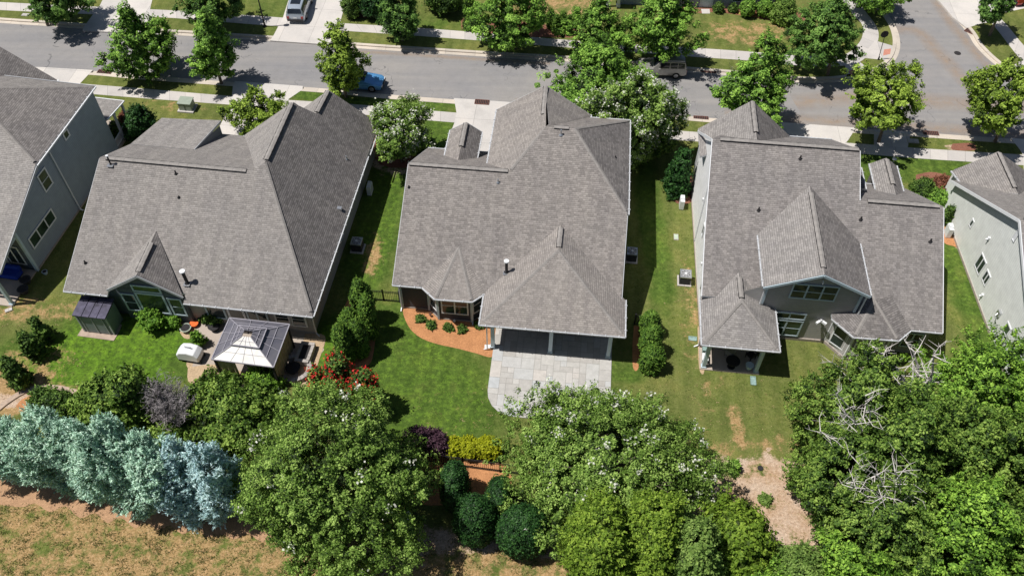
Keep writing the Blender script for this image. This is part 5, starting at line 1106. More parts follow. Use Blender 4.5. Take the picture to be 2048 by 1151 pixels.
def tier(A, B_, nm):
    for k in range(4):
        l = (k+1) % 4; a = MB(); a.slab([h.L(A[k]), h.L(A[l]), h.L(B_[l]), h.L(B_[k])], .03, 0, 0); a.build(nm, 'glare_panel' if k == 0 else 'smoked', t)
    a = MB()
    up = Vector((0, 0, .03))
    for k in range(4):
        l = (k+1) % 4; a.beam(Vector(h.L(A[k]))+up, Vector(h.L(B_[k]))+up, .05, .05); a.beam(Vector(h.L(A[k]))+up, Vector(h.L(A[l]))+up, .07, .07)
        if k == 0:
            for f in (.3, .5, .7): p = Vector(h.L(A[k])).lerp(Vector(h.L(A[l])), f); q = Vector(h.L(B_[k])).lerp(Vector(h.L(B_[l])), f); a.beam(p+up*.4, q+up*.4, .02, .02)
            p = Vector(h.L(A[k])).lerp(Vector(h.L(B_[k])), .5); q = Vector(h.L(A[l])).lerp(Vector(h.L(B_[l])), .5); a.beam(p+up*.4, q+up*.4, .02, .02)
        if k != 0:
            for f in (.36, .64):
                p = Vector(h.L(A[k])).lerp(Vector(h.L(A[l])), f); q = Vector(h.L(B_[k])).lerp(Vector(h.L(B_[l])), f); a.beam(p+up, q+up, .04, .04)
            for f in (.45,):
                p = Vector(h.L(A[k])).lerp(Vector(h.L(B_[k])), f); q = Vector(h.L(A[l])).lerp(Vector(h.L(B_[l])), f); a.beam(p+up, q+up, .04, .04)
    a.build('roof_frame', 'strut', t)
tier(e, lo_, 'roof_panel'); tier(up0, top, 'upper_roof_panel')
for p in e: q = sc(p, .93, 0); a = MB(); a.beam(h.L((q[0], q[1], .02)), h.L((q[0], q[1], 2.5)), .14, .14, up=(0, 1, 0)); a.build('post', 'dark', t)
for k, (p, q) in enumerate(((e[1], e[2]), (e[0], e[1]))):
    A, B_ = sc(p, .93, 0), sc(q, .93, 0); a = MB(); n_ = 26
    rng_f = (0, 26) if k == 0 else (0, 9)
    P = []
    for i in range(n_+1):
        f = i/n_; w_ = .07*math.sin(i*2.1); d = Vector((B_[0]-A[0], B_[1]-A[1], 0)).normalized(); nn = Vector((-d.y, d.x, 0)); P.append(Vector(h.L((A[0]+(B_[0]-A[0])*f+nn.x*w_, A[1]+(B_[1]-A[1])*f+nn.y*w_, 0))))
    for i in range(*rng_f): a.poly([P[i]+Vector((0, 0, .1)), P[i+1]+Vector((0, 0, .1)), P[i+1]+Vector((0, 0, 2.4)), P[i]+Vector((0, 0, 2.4))])
    o = a.build('curtain', 'canvas', t); md = o.modifiers.new('s', 'SOLIDIFY'); md.thickness = .02
# covered grill
g = G(385, 716); t = thing('covered_grill', g, 'grill under a draped white cover standing at the corner of the paved terrace', 'grill', R(-10)); a = MB()
prof = [(-.80, .35), (-.82, .8), (-.55, 1.1), (0, 1.22), (.55, 1.1), (.82, .8), (.80, .35)]
bm_ = []
for j, (y, s_) in enumerate(((-.48, .93), (-.42, 1), (0, 1.03), (.42, 1), (.48, .93))): bm_.append([(x*s_, y, .25+(z-.25)*s_) for x, z in prof])
for j in range(4):
    for k in range(6): a.poly([bm_[j][k], bm_[j+1][k], bm_[j+1][k+1], bm_[j][k+1]])
a.poly(bm_[0]); a.poly(list(reversed(bm_[-1]))); o = a.build('cover', 'white', t, weld=True); md = o.modifiers.new('b', 'BEVEL'); md.width = .05; md.segments = 3
a = MB(); a.beam((-.25, 0, 1.36), (.25, 0, 1.36), .08, .05); a.build('vent_flap', 'soffit', t)
for x in (-.8, .8):
    for y in (-.35, .35): a = MB(); a.beam((x, y, 0), (x, y, .4), .07, .07, up=(0, 1, 0)); a.build('leg', 'black', t)
a = MB(); a.box((0, 0, .3), (1.6, .7, .12)); a.build('shelf', 'black', t)
# orange pot, fire bowl, stone fire wall, planters
M['orange'] = plain('orange_glaze', (.80, .16, .04), .4)
def pot(px, r, hh, mat, label, soil='dark', z=.02):
    g = G(*px, z); t = thing('plant_pot', g, label, 'pot'); a = MB(); a.tube([(0, 0, 0), (0, 0, hh*.2), (0, 0, hh*.9), (0, 0, hh)], [r*.6, r*.72, r, r*1.06], 16); a.build('pot', mat, t); a = MB(); a.tube([(0, 0, hh*.96), (0, 0, hh*1.01)], r*.85, 14); a.build('soil', soil, t); return t
pot((390, 651), .3, .3, 'orange', 'bright orange bowl among the planters behind the left house', 'orange')
pot((302, 652), .35, .45, 'teal', 'teal pot under the broad-leaved plant at the gable window wall'); pot((430, 658), .42, .4, 'black', 'large black pot at the rear wall left of the gazebo'); pot((373, 660), .4, .3, 'tgreen', 'round green pot at the edge of the lawn below the gable window wall')
g = G(588, 742, .03); t = thing('fire_bowl', g, 'dark round fire bowl inside the curved stone wall beside the gazebo', 'fire pit'); a = MB(); a.tube([(0, 0, 0), (0, 0, .12), (0, 0, .42), (0, 0, .46)], [.2, .35, .5, .52], 18); a.build('bowl', 'black', t); a = MB(); a.tube([(0, 0, .43), (0, 0, .44)], .42, 16); a.build('ashes', 'rust', t)
M['wallstone'] = plain('dry_wall_stone', (.36, .33, .31), .9, .3, 5); g = G(588, 742); t = thing('stone_fire_wall', g, 'low curved stone wall around the fire bowl', 'wall')
for k in range(13):
    an = R(-80+k*16); a = MB(); q = (1.15*math.cos(an), 1.0*math.sin(an))
    for j in (0, 1): a.box((q[0], q[1], .12+.2*j), (.30, .3, .19), an+.1*j)
    if k in (0, 4, 8, 12): pass
    a.build('stone_block', 'wallstone', t)
g = G(612, 712); t = thing('stone_planter', g, 'rectangular stone planter beside the gazebo steps', 'planter', R(-8)); a = MB()
for j in range(3):
    for s_ in (-1, 1): a.box((0, s_*.75, .1+.18*j), (1.0, .24, .17)); a.box((s_*.42, 0, .1+.18*j), (.22, 1.3, .17))
a.build('walls', 'wallstone', t); a = MB(); a.box((0, 0, .25), (.7, 1.3, .4)); a.build('soil', 'dark', t)
# under-porch furniture at the far left house
M['bluecloth'] = plain('royal_blue_fabric', (.01, .04, .33), .8)
g = G(22, 552, .14); t = thing('garden_sofa', g, 'royal blue covered seat in the shade of the left edge porch', 'seat', R(-9)); a = MB(); a.box((0, 0, .35), (1.7, .8, .4)); a.box((0, .35, .65), (1.7, .2, .5)); o = a.build('cushion', 'bluecloth', t); a = MB(); a.box((0, 0, .1), (1.6, .7, .16)); a.build('base', 'dark', t)
g = G(18, 621); a = MB(); a.box((0, 0, .05), (.5, .3, .1)); tag(a.build('splash_block', 'walk', None, g, R(30)), 'pale splash block at the foot of the left edge porch post', 'splash block')
for px, lb in (((50, 585), 'round dark planter in the shade below the left edge porch'), ((55, 566), 'dark planter beside the corner board of the blue-grey house')): pot(px, .4, .45, 'plastic', lb)
pot((92, 548), .2, .3, 'bluewhite', 'small pale pot at the rear corner of the blue-grey house')
# rock by the mulch bed / landscape spotlights
for px, lb in (((861, 633), 'small brown garden ornament in the mulch left of the bay window'), ((909, 646), 'small pale path light in the mulch under the bay window')):
    g = G(*px); t = thing('garden_light', g, lb, 'garden light'); a = MB(); a.tube([(0, 0, 0), (0, 0, .28)], .03, 6); a.build('stake', 'rust', t); a = MB(); a.tube([(0, 0, .26), (0, 0, .38)], [.11, .05], 9); a.build('head', 'white' if 'pale' in lb else 'rust', t)
# debris: satellite / hose in the side yard of house 2
g = G(1533//1, 210); 
g = G(712, 540)
# bird feeder post on the right front lawn
g = G(1785, 327); t = thing('lawn_ornament', g, 'small white ornament on the front lawn behind the little front dormer', 'ornament'); a = MB(); a.tube([(0, 0, 0), (0, 0, .5)], .04, 6); a.build('stake', 'white', t); a = MB(); a.tube([(0, 0, .45), (0, 0, .5), (0, 0, .58)], [.1, .2, .05], 10); a.build('bowl', 'white', t)
# large cover in bare soil
g = G(1521, 936); a = MB(); a.tube([(0, 0, 0), (0, 0, .06)], [.2, .17], 16); tag(a.build('drain_cover', 'dark', None, g), 'round drain cover in the bare reddish soil', 'drain')
# AC line, hose coils
g = G(116, 425)

# fences
def fence(pts, label, hgt=1.2, z0=0):
    g0 = G(*pts[0]); t = thing('metal_fence', g0, label, 'fence'); P = [Vector(G(*p))-Vector(g0) for p in pts]; a = MB()
    for p, q in zip(P, P[1:]):
        L_ = (q-p).length; n = int(L_/.13)
        for z in (.18, hgt-.18, hgt-.03): a.beam(p+Vector((0, 0, z)), q+Vector((0, 0, z)), .035, .035)
        for k in range(n): c = p.lerp(q, (k+.5)/n); a.beam(c+Vector((0, 0, .08)), c+Vector((0, 0, hgt)), .022, .022, up=(0, 1, 0))
    a.build('panel', 'black', t)
    for p, q in zip(P, P[1:]):
        n = max(1, round((q-p).length/1.85))
        for k in range(n+1):
            c = p.lerp(q, k/n); b = MB(); b.beam(c, c+Vector((0, 0, hgt+.08)), .07, .07, up=(0, 1, 0)); b.box(tuple(c+Vector((0, 0, hgt+.1))), (.1, .1, .05)); b.build('post', 'black', t)
fence([(733, 600), (768, 602), (800, 605)], 'black metal picket fence between the arborvitaes and the centre house')
fence([(1268, 650), (1298, 654)], 'short black picket fence at the right arborvitaes')
fence([(640, 896), (760, 910), (850, 923), (926, 934), (1000, 944), (1130, 960)], 'black metal picket fence across the rear of the garden below the golden shrubs')
# grey roofs / low wall glimpsed behind the cypresses
g = G(150, 830); t = thing('garden_bench', g, 'pale grey bench glimpsed between the shrubs and the cypress row', 'bench', R(-5)); a = MB(); a.box((0, 0, .45), (1.6, .45, .06)); a.build('seat', 'soffit', t)
for x in (-.65, .65): a = MB(); a.box((x, 0, .21), (.08, .4, .42)); a.build('leg', 'soffit', t)
g = G(405, 905); t = thing('storage_box', g, 'grey lidded storage box glimpsed above the pale blue spruce', 'storage box', R(-5)); a = MB(); a.box((0, 0, .3), (1.5, .7, .6)); a.build('box', 'soffit', t); a = MB(); a.box((0, 0, .63), (1.56, .76, .08)); a.build('lid', 'soffit', t)

# ================================================================== VEGETATION
def leafmesh(pos, nrm, size, aspect, tone, along=None, bend=.0):
    n = len(pos)
    r = rng.normal(size=(n, 3)) if along is None else along+rng.normal(size=(n, 3))*.35
    nrm = nrm/np.linalg.norm(nrm, axis=1, keepdims=True)
    t = r-(r*nrm).sum(1, keepdims=True)*nrm; t /= np.maximum(np.linalg.norm(t, axis=1, keepdims=True), 1e-6)
    b = np.cross(nrm, t); s_ = size[:, None]
    v = np.stack([pos-t*s_, pos+b*s_*aspect+nrm*s_*.12, pos+t*s_, pos-b*s_*aspect+nrm*s_*.12], 1).reshape(-1, 3)
    return v, np.repeat(tone, 4)
def quads_object(name, v, tone, mat, parent):
    n = len(v)//4; me = bpy.data.meshes.new(name)
    me.vertices.add(n*4); me.vertices.foreach_set('co', v.astype(np.float32).ravel())
    me.loops.add(n*4); me.loops.foreach_set('vertex_index', np.arange(n*4, dtype=np.int32))
    me.polygons.add(n); me.polygons.foreach_set('loop_start', np.arange(0, n*4, 4, dtype=np.int32)); me.polygons.foreach_set('loop_total', np.full(n, 4, dtype=np.int32))
    at = me.attributes.new('tone', 'FLOAT', 'POINT'); at.data.foreach_set('value', np.clip(tone, 0, 1).astype(np.float32))
    me.materials.append(mat); me.update(); me.validate()
    o = bpy.data.objects.new(name, me); COL.objects.link(o); o.parent = parent; return o
PROFILE = {
 'round': lambda t: np.sqrt(np.maximum(0, 1-(2*t-1)**2)),
 'maple': lambda t: np.where(t < .33, np.sqrt(np.maximum(0, 1-((t-.33)/.36)**2)), np.maximum(0, 1-((t-.33)/.67)**1.25)**.95),
 'cone': lambda t: np.maximum(.03, (1-t)**.75)*np.minimum(1, t*8+.5),
 'egg': lambda t: np.where(t < .38, np.sqrt(np.maximum(0, 1-((t-.38)/.42)**2)), np.sqrt(np.maximum(0, 1-((t-.38)/.62)**2))),
 'dome': lambda t: np.sqrt(np.maximum(0, 1-t**2))*np.minimum(1, t*4+.72),
 'column': lambda t: np.minimum(1, (1-t)*3)**.6*np.minimum(1, t*5+.55),
}
def crown(name, parent, c, rx, ry, hgt, z0, prof, nclump, cr, per, leaf, mat, aspect=.55, irr=.22, inner=.25, mode='leaf', seed=0, flowers=None, nflow=0, tilt=(0, 0), tone0=.5, flat=.75, up_=.5, shoots=.8):
    """crown of leaf clumps standing on a lobed profile; c = (x, y) of the axis relative to the plant's base"""
    global rng
    rng = np.random.default_rng(seed+101)
    f = PROFILE[prof]; ph = rng.uniform(0, 6.28, 6)
    # sample heights by area
    tt = rng.uniform(0.01, .995, nclump*4); wgt = f(tt)+.08; keep = rng.uniform(0, wgt.max(), len(tt)) < wgt; tt = tt[keep][:nclump]
    n = len(tt); a = rng.uniform(0, 6.283, n)
    lob = 1+irr*(.55*np.sin(2*a+ph[0]+3*tt)+.6*np.sin(3*a+ph[1]-5*tt)+.5*np.sin(5*a+ph[2]+7*tt)+.35*np.sin(9*a+ph[3]+11*tt))
    rad = f(tt)*lob*np.where(rng.uniform(size=n) < inner, rng.uniform(.35, .75, n), rng.uniform(.74, 1.10, n))
    C = np.stack([np.cos(a)*rad*rx, np.sin(a)*rad*ry, z0+tt*hgt*(1+irr*.25*np.sin(3*a+ph[4]))], 1)
    out = np.stack([np.cos(a)*ry, np.sin(a)*rx, (tt-.42)*2.1*max(rx, ry)*.8], 1); out /= np.linalg.norm(out, axis=1, keepdims=True)
    C[:, 0] += c[0]+tilt[0]*tt; C[:, 1] += c[1]+tilt[1]*tt
    csz = cr*rng.uniform(.5, 1.4, n)
    ctone = tone0+rng.normal(0, .22, n)
    m_ = n*per; ci = np.repeat(np.arange(n), per)
    d = rng.normal(size=(m_, 3)); d /= np.linalg.norm(d, axis=1, keepdims=True)
    d = d+out[ci]*.55; rr = rng.uniform(.35, 1, m_)**.6
    off = d*(csz[ci]*rr)[:, None]; off[:, 2] *= flat
    pos = C[ci]+off
    nr = out[ci]*.5+d*.45+np.array([0, 0, up_])+rng.normal(size=(m_, 3))*.38
    tone = ctone[ci]+rng.normal(0, .2, m_)
    along = None
    if mode == 'spray': along = out[ci]*1.0+np.array([0, 0, .55])
    keepz = pos[:, 2] > .03; pos, nr, tone = pos[keepz], nr[keepz], tone[keepz]
    if along is not None: along = along[keepz]
    sz = leaf*rng.uniform(.6, 1.3, len(pos))
    v, tn = leafmesh(pos, nr, sz, aspect, tone, along)
    ns = int(n*shoots)
    if ns:
        k = rng.integers(0, n, ns); nl = 20; q = np.repeat(k, nl); f_ = np.tile(np.linspace(0, 1, nl), ns); sl = np.repeat(rng.uniform(.6, 1.5, ns)*cr*1.5, nl)
        dr = out[k]*.75+rng.normal(size=(ns, 3))*.38+np.array([0, 0, .5 if mode == 'leaf' else .75]); dr /= np.linalg.norm(dr, axis=1, keepdims=True); dr = np.repeat(dr, nl, 0)
        P_ = C[q]+out[q]*(csz[q]*.35)[:, None]+dr*(f_*sl)[:, None]+rng.normal(size=(len(q), 3))*(cr*(.30 if mode == 'leaf' else .24)*(1.15-f_))[:, None]
        tn_ = np.repeat(tone0+.12+rng.normal(0, .2, ns), nl)+rng.normal(0, .12, len(q))
        nn_ = dr*.2+np.array([0, 0, up_])+rng.normal(size=P_.shape)*.5
        al = None if mode == 'leaf' else dr
        kz = P_[:, 2] > .03
        v2, tn2 = leafmesh(P_[kz], nn_[kz], leaf*rng.uniform(.55, 1.1, kz.sum()), aspect, tn_[kz], None if al is None else al[kz])
        v = np.concatenate([v, v2]); tn = np.concatenate([tn, tn2])
    o = quads_object(name, v, tn, L[mat], parent)
    if flowers:
        k = rng.choice(n, size=min(nflow, n), replace=False); k = k[(out[k, 2] > -.25)]
        nf = 26; q = np.repeat(k, nf); dd = rng.normal(size=(len(q), 3))*np.array([.12, .12, .17])
        P_ = C[q]+out[q]*(csz[q]*1.02)[:, None]+dd*np.repeat(rng.uniform(.7, 1.7, len(k)), nf)[:, None]
        v, tn = leafmesh(P_, rng.normal(size=P_.shape)+np.array([0, 0, .8]), rng.uniform(.05, .10, len(P_)), .8, rng.uniform(.1, .9, len(P_)))
        quads_object('blossom', v, tn, L[flowers], parent)
    return C
def trunk(parent, top, r, limbs=5, reach=1.5, hh=None, mat='bark', seed=0, lean=(0, 0), multi=1, name='trunk'):
    rd = random.Random(seed); a = MB()
    for m_i in range(multi):
        an = 6.28*m_i/multi; sx, sy = (math.cos(an)*.15*(multi > 1), math.sin(an)*.15*(multi > 1))
        sp_ = 1.0 if multi > 1 else 0
        pts = [(sx, sy, -.05), (sx*2+lean[0]*.15, sy*2+lean[1]*.15, top*.3), (sx*2+lean[0]*.5+math.cos(an)*sp_*.6, sy*2+lean[1]*.5+math.sin(an)*sp_*.6, top*.65), (lean[0]+math.cos(an)*sp_*reach*.5, lean[1]+math.sin(an)*sp_*reach*.5, top)]
        a.tube(pts, [r*1.25, r*.9, r*.6, r*.25], 8)
        for k in range(limbs):
            b = rd.uniform(0, 6.28); z = top*rd.uniform(.35, .75); x0, y0 = lean[0]*z/top, lean[1]*z/top
            L_ = reach*rd.uniform(.6, 1); p1 = (x0+math.cos(b)*L_*.5, y0+math.sin(b)*L_*.5, z+L_*.35); p2 = (x0+math.cos(b)*L_, y0+math.sin(b)*L_, z+L_*.6)
            a.tube([(x0, y0, z), p1, p2], [r*.42, r*.26, r*.08], 6)
            for q in range(2):
                bb = b+rd.uniform(-.9, .9); a.tube([p1, (p1[0]+math.cos(bb)*L_*.5, p1[1]+math.sin(bb)*L_*.5, p1[2]+L_*.35)], [r*.18, r*.05], 5)
    return a.build(name, mat, parent, smooth=True)
SEED = [0]
def fit(base, box):
    """plant axis, radius and height from the survey photo's outline box (x0, y0, x1, y1) and the foot of the plant"""
    g = G(*base); cx, cy = (box[0]+box[2])/2, (box[1]+box[3])/2
    ctr = onY(cx, cy, g[1]); k = ppm(ctr); rx = (box[2]-box[0])/2/k
    th = PITCH+math.atan((cy-576)/FPX); qh = (box[3]-box[1])/2/k
    rz2 = qh**2-(rx*math.sin(th))**2; rz = math.sqrt(rz2)/math.cos(th) if rz2 > 0 else rx*.45
    rz = max(rz, rx*.45); return g, ctr, rx, rz
def tree(name, base, box, label, cat, mat, prof='maple', leaf=.13, dens=.8, cr=.5, tr=.13, irr=.28, group=None, flowers=None, nflow=0, aspect=.6, trunkmat='bark', multi=1, mode='leaf', inner=.25, tone0=.5, flat=.75, ry=None, zmin=None, per=None, up_=.5, limbs=5, rzmax=None, shift=0, shoots=.8):
    SEED[0] += 1; sd_ = SEED[0]*7
    g, ctr, rx, rz = fit(base, box)
    if rzmax: rz = min(rz, rzmax)
    zt = ctr[2]+rz; zb = max(zmin if zmin is not None else .15, ctr[2]-rz)
    t = thing(name, g, label, cat, 0, group); ryy = ry or rx
    cx = ctr[0]-g[0]; rx_, ry_ = rx-cr*(.55+.5*min(1, shoots)), ryy-cr*.8
    area = 4*math.pi*((rx*ryy)**.8*2+2*(rx*(zt-zb)/2)**.8)/3*.9
    nc = int(dens*area/(cr*cr)*1.25); nc = max(nc, 14); pr = per or int(max(14, 1.05*(cr/leaf)**2*6.0))
    crown('crown', t, (cx*.9, shift), max(.2, rx_), max(.2, ry_), zt-zb-cr*.3, zb, prof, nc, cr, pr, leaf, mat, aspect, irr, inner, mode, sd_, flowers, nflow, (0, 0), tone0, flat, up_, shoots)
    if tr: trunk(t, zb+(zt-zb)*.6, tr, limbs, rx*.75, seed=sd_, lean=(cx*.7, shift*.7), multi=multi, mat=trunkmat)
    return t
GS = 'street maples along the road'
def maple(base, box, label, cat, mat, **k):
    w_ = box[2]-box[0]; box = (box[0]+w_*.06, box[1], box[2]-w_*.06, box[3]-3)
    return tree('maple_tree', base, box, label, cat, mat, **{**dict(group=GS, dens=.48, up_=.8, inner=.25, irr=.38), **k})
maple((293, 155), (212, 8, 345, 152), 'wide maple on the near verge, leftmost of the near-side street trees', 'tree', 'maple', leaf=.105, cr=0.36)
maple((443, 168), (378, 28, 468, 150), 'slim upright maple on the near verge, second from the left edge', 'tree', 'maple', leaf=.105, cr=0.34)
maple((692, 194), (633, 48, 727, 182), 'slim maple whose crown covers the rear half of the blue sports car', 'tree', 'maple_yellow', leaf=.105, cr=0.33)
maple((95, 50), (28, -95, 160, 34), 'dark maple on the far verge at the top left corner, cut by the photo edge', 'tree', 'maple_dark', leaf=.105, cr=0.37)
maple((432, 62), (345, -95, 478, 45), 'dark maple on the far verge between the two top driveways', 'tree', 'maple_dark', leaf=.105, cr=0.37)
maple((806, 82), (750, -60, 842, 70), 'dark round maple on the far verge across from the blue sports car', 'tree', 'maple_dark', leaf=.105, cr=0.35)
maple((1030, 98), (940, -60, 1096, 88), 'broad bright green maple on the far verge above the centre house', 'tree', 'maple', leaf=.105, cr=0.39)
maple((1345, 128), (1248, -50, 1402, 106), 'broad maple on the far verge shading the gold SUV', 'tree', 'maple', leaf=.105, cr=0.39)
maple((1190, 110), (1130, -2, 1260, 130), 'maple on the far verge directly left of the gold SUV', 'tree', 'maple', leaf=.105, cr=0.39)
maple((1205, 225), (1103, 75, 1300, 225), 'largest near-side maple, rising behind the roofs of the centre house', 'tree', 'maple', leaf=.105, cr=0.41)
maple((1528, 262), (1440, 72, 1592, 238), 'near-side maple with bare dead twigs on its left side, behind the right house', 'tree', 'maple', leaf=.105, cr=0.37)
maple((1655, 150), (1580, -10, 1722, 128), 'broad maple at the inner corner of the junction sidewalk', 'tree', 'maple_dark', leaf=.105, cr=0.37, tone0=.62)
maple((1757, 284), (1684, 128, 1846, 252), 'spreading yellow-green maple on the near verge facing the side street', 'tree', 'maple_yellow', prof='round', leaf=.105, cr=0.35)
maple((1990, 284), (1928, 122, 2070, 258), 'yellow-green maple on the near verge at the right edge', 'tree', 'maple_yellow', prof='round', leaf=.105, cr=0.35)
maple((1979, 72), (1962, -70, 2042, 38), 'small dark maple on the side street verge at the top right corner', 'tree', 'maple_dark', leaf=.105, cr=0.33)
maple((1748, 25), (1695, -80, 1815, 16), 'maple at the top edge shading the side street kerb', 'tree', 'maple', leaf=.105, cr=0.37)
# dead twigs left of the near-side maple
def twigs(px, box, label, n=70, mat='twigs', name='bare_shrub', cat='shrub', thick=.02, tone=None, spread=1., trunkr=.05, seed=3):
    g, ctr, rx, rz = fit(px, box); t = thing(name, g, label, cat); rd = random.Random(seed); a = MB(); H_ = ctr[2]+rz; cx = ctr[0]-g[0]
    for k in range(n):
        an = rd.uniform(0, 6.28); L_ = rd.uniform(.5, 1); p = Vector((rd.uniform(-.1, .1), rd.uniform(-.1, .1), 0)); q = Vector((math.cos(an)*rx*L_*.9*spread+cx, math.sin(an)*rx*L_*.9*spread, H_*rd.uniform(.45, 1)*(1.1-.35*L_)))
        mid = p.lerp(q, .5)+Vector((rd.uniform(-.2, .2), rd.uniform(-.2, .2), .25)); a.tube([p, mid, q], [trunkr, thick*1.2, thick*.5], 4, cap=False)
        for j in range(7):
            f = rd.uniform(.35, 1); s_ = mid.lerp(q, f); e_ = s_+Vector((rd.gauss(0, .28), rd.gauss(0, .28), rd.uniform(.0, .5)))*rx*.42; a.tube([s_, e_], [thick*.7, thick*.3], 3, cap=False)
            for i in range(3):
                s2 = s_.lerp(e_, rd.uniform(.3, 1)); a.tube([s2, s2+Vector((rd.gauss(0, .2), rd.gauss(0, .2), rd.uniform(-.05, .3)))*rx*.3], [thick*.4, thick*.25], 3, cap=False)
    a.build('branches', mat, t); return t
twigs((1500, 235), (1440, 90, 1500, 220), 'bare dead sapling tangled in the left side of the near-side maple', 16, name='dead_sapling', cat='tree', thick=.014, seed=9)
tree('young_tree', (508, 262), (466, 184, 568, 262), 'small airy young tree in front of the left house driveway', 'tree', 'maple_yellow', 'round', .10, .42, .30, .07, .4)
GC = 'white crape myrtles'
tree('crape_myrtle', (805, 322), (742, 203, 860, 312), 'small white-flowering crape myrtle between the left and centre houses', 'tree', 'crape', 'round', .08, .62, .30, .09, .3, GC, 'blossom', 150, multi=3)
tree('crape_myrtle', (1290, 322), (1168, 152, 1352, 345), 'large white-flowering crape myrtle between the centre and right houses', 'tree', 'crape', 'round', .09, .75, .36, .13, .28, GC, 'blossom', 380, multi=3, ry=2.6)
tree('magnolia', (1358, 385), (1333, 300, 1386, 388), 'dark conical magnolia at the front corner of the right house', 'tree', 'holly', 'cone', .12, 1., .3, .08, .15)
for i, (b, bx, mt, pf, lb) in enumerate((
    ((848, 306), (828, 275, 872, 308), 'shrubdark', 'dome', 'round green shrub at the front corner of the centre house'),
    ((778, 288), (762, 268, 795, 292), 'redbrown', 'dome', 'copper shrub under the small white crape myrtle'),
    ((278, 272), (252, 214, 310, 275), 'holly', 'dome', 'large dark round shrub beside the white railed porch'),
    ((256, 245), (238, 225, 270, 252), 'redbrown', 'dome', 'copper shrub beside the white railed porch'),
    ((232, 272), (222, 245, 250, 275), 'shrubdark', 'dome', 'dark shrub tight against the white railed porch'),
    ((1845, 388), (1826, 356, 1866, 394), 'shrubdark', 'dome', 'round dark green shrub behind the front dormer of the right house'),
    ((1884, 382), (1864, 354, 1906, 386), 'redbrown', 'dome', 'copper-topped shrub behind the right house'),
    ((1874, 402), (1854, 378, 1900, 408), 'maple', 'dome', 'bright green shrub below the copper-topped one'),
    ((1893, 445), (1884, 414, 1902, 448), 'shrubdark', 'dome', 'narrow dark shrub between the right house and the pale green house'),
    ((1495, 33), (1482, 3, 1509, 31), 'maple', 'round', 'left of two round topiary shrubs at the blue-grey front wall'),
    ((1529, 33), (1515, 3, 1542, 31), 'maple', 'round', 'right of two round topiary shrubs at the blue-grey front wall'),
    ((1437, 24), (1428, 8, 1447, 24), 'shrubdark', 'dome', 'small dark shrub beside the pale door at the top edge'),
    ((1467, 24), (1459, 10, 1475, 24), 'shrubdark', 'dome', 'smallest dark shrub just left of the round topiaries'),
    ((1562, 44), (1545, -6, 1592, 42), 'crape', 'dome', 'grey-green shrub right of the round topiaries'),
    ((942, 54), (928, 34, 968, 55), 'shrubdark', 'dome', 'low dark shrub in the red mulch at the top edge'),
    ((712, 34), (686, -12, 722, 34), 'shrubdark', 'round', 'dark bush beside the driveway with the silver SUV'),
    ((745, 30), (722, -30, 790, 24), 'holly', 'dome', 'wide dark bush at the top edge next to the red-flowered one'),
    ((880, 20), (850, -50, 925, 12), 'shrubdark', 'dome', 'dark bush mass at the top edge above the far lawn'),
    ((455, 838), (350, 762, 550, 890), 'wood', 'dome', 'broad green shrub mass between the gazebo and the cypress row'),
    ((215, 850), (140, 742, 300, 872), 'wood', 'dome', 'olive dark shrub below the bright lawn on the left'),
    ((265, 850), (232, 748, 305, 862), 'wood', 'dome', 'olive shrub directly left of the bare grey bush'),
    ((90, 828), (62, 775, 125, 832), 'shrubdark', 'dome', 'small shrub in the clay bed at the lower left'),
    ((130, 826), (108, 782, 150, 828), 'shrubdark', 'dome', 'smaller shrub right beside the one in the clay bed'),
    ((335, 878), (305, 835, 375, 882), 'wood', 'dome', 'low green shrub under the bare grey bush'),
    ((520, 770), (500, 735, 560, 775), 'wood_bright', 'dome', 'bright shrub at the front side of the gazebo'),
    ((1475, 1122), (1405, 1005, 1542, 1125), 'cedar', 'dome', 'olive green shrub at the left edge of the bare reddish soil'),
    ((1468, 940), (1458, 922, 1477, 942), 'maple', 'dome', 'tiny green bush on the bare reddish soil'),
    ((1530, 1000), (1520, 992, 1540, 1004), 'cedar_green', 'dome', 'tiny weed clump in the middle of the bare soil'),
    )):
    k = max(.2, min(.5, (bx[2]-bx[0])/150)); tree('shrub', b, bx, lb, 'shrub', mt, pf, max(.07, k*.24), 1.1, k*.85, .04 if k > .25 else .02, .12 if 'topiary' in lb else .2, None, zmin=.05, limbs=3, rzmax=2.6)
tree('red_flowering_shrub', (735, 22), (722, -25, 745, 12), 'red-flowered bush at the top edge beside the silver SUV driveway', 'shrub', 'shrubdark', 'dome', .08, 1, .25, .03, .2, None, 'redblossom', 14)
for i, px in enumerate(((1101, 56), (1112, 66), (1126, 59), (1138, 68), (1153, 55))):
    tree('dwarf_arborvitae', px, (px[0]-6, px[1]-37, px[0]+6, px[1]+1), ('leftmost', 'second', 'third', 'fourth', 'rightmost')[i]+' of five small columnar evergreens in the red mulch at the top edge', 'shrub', 'arbor', 'column', .06, 1.2, .17, .03, .08, 'small columnar evergreens in a row', zmin=.05, limbs=0, rzmax=1.0)
tree('arborvitae', (938, 42), (930, -40, 948, 38), 'tall narrow evergreen at the top edge left of the red mulch bed', 'tree', 'arbor', 'column', .08, 1.2, .25, .05, .08, zmin=.05, limbs=0)
GA = 'arborvitaes in a screening row'
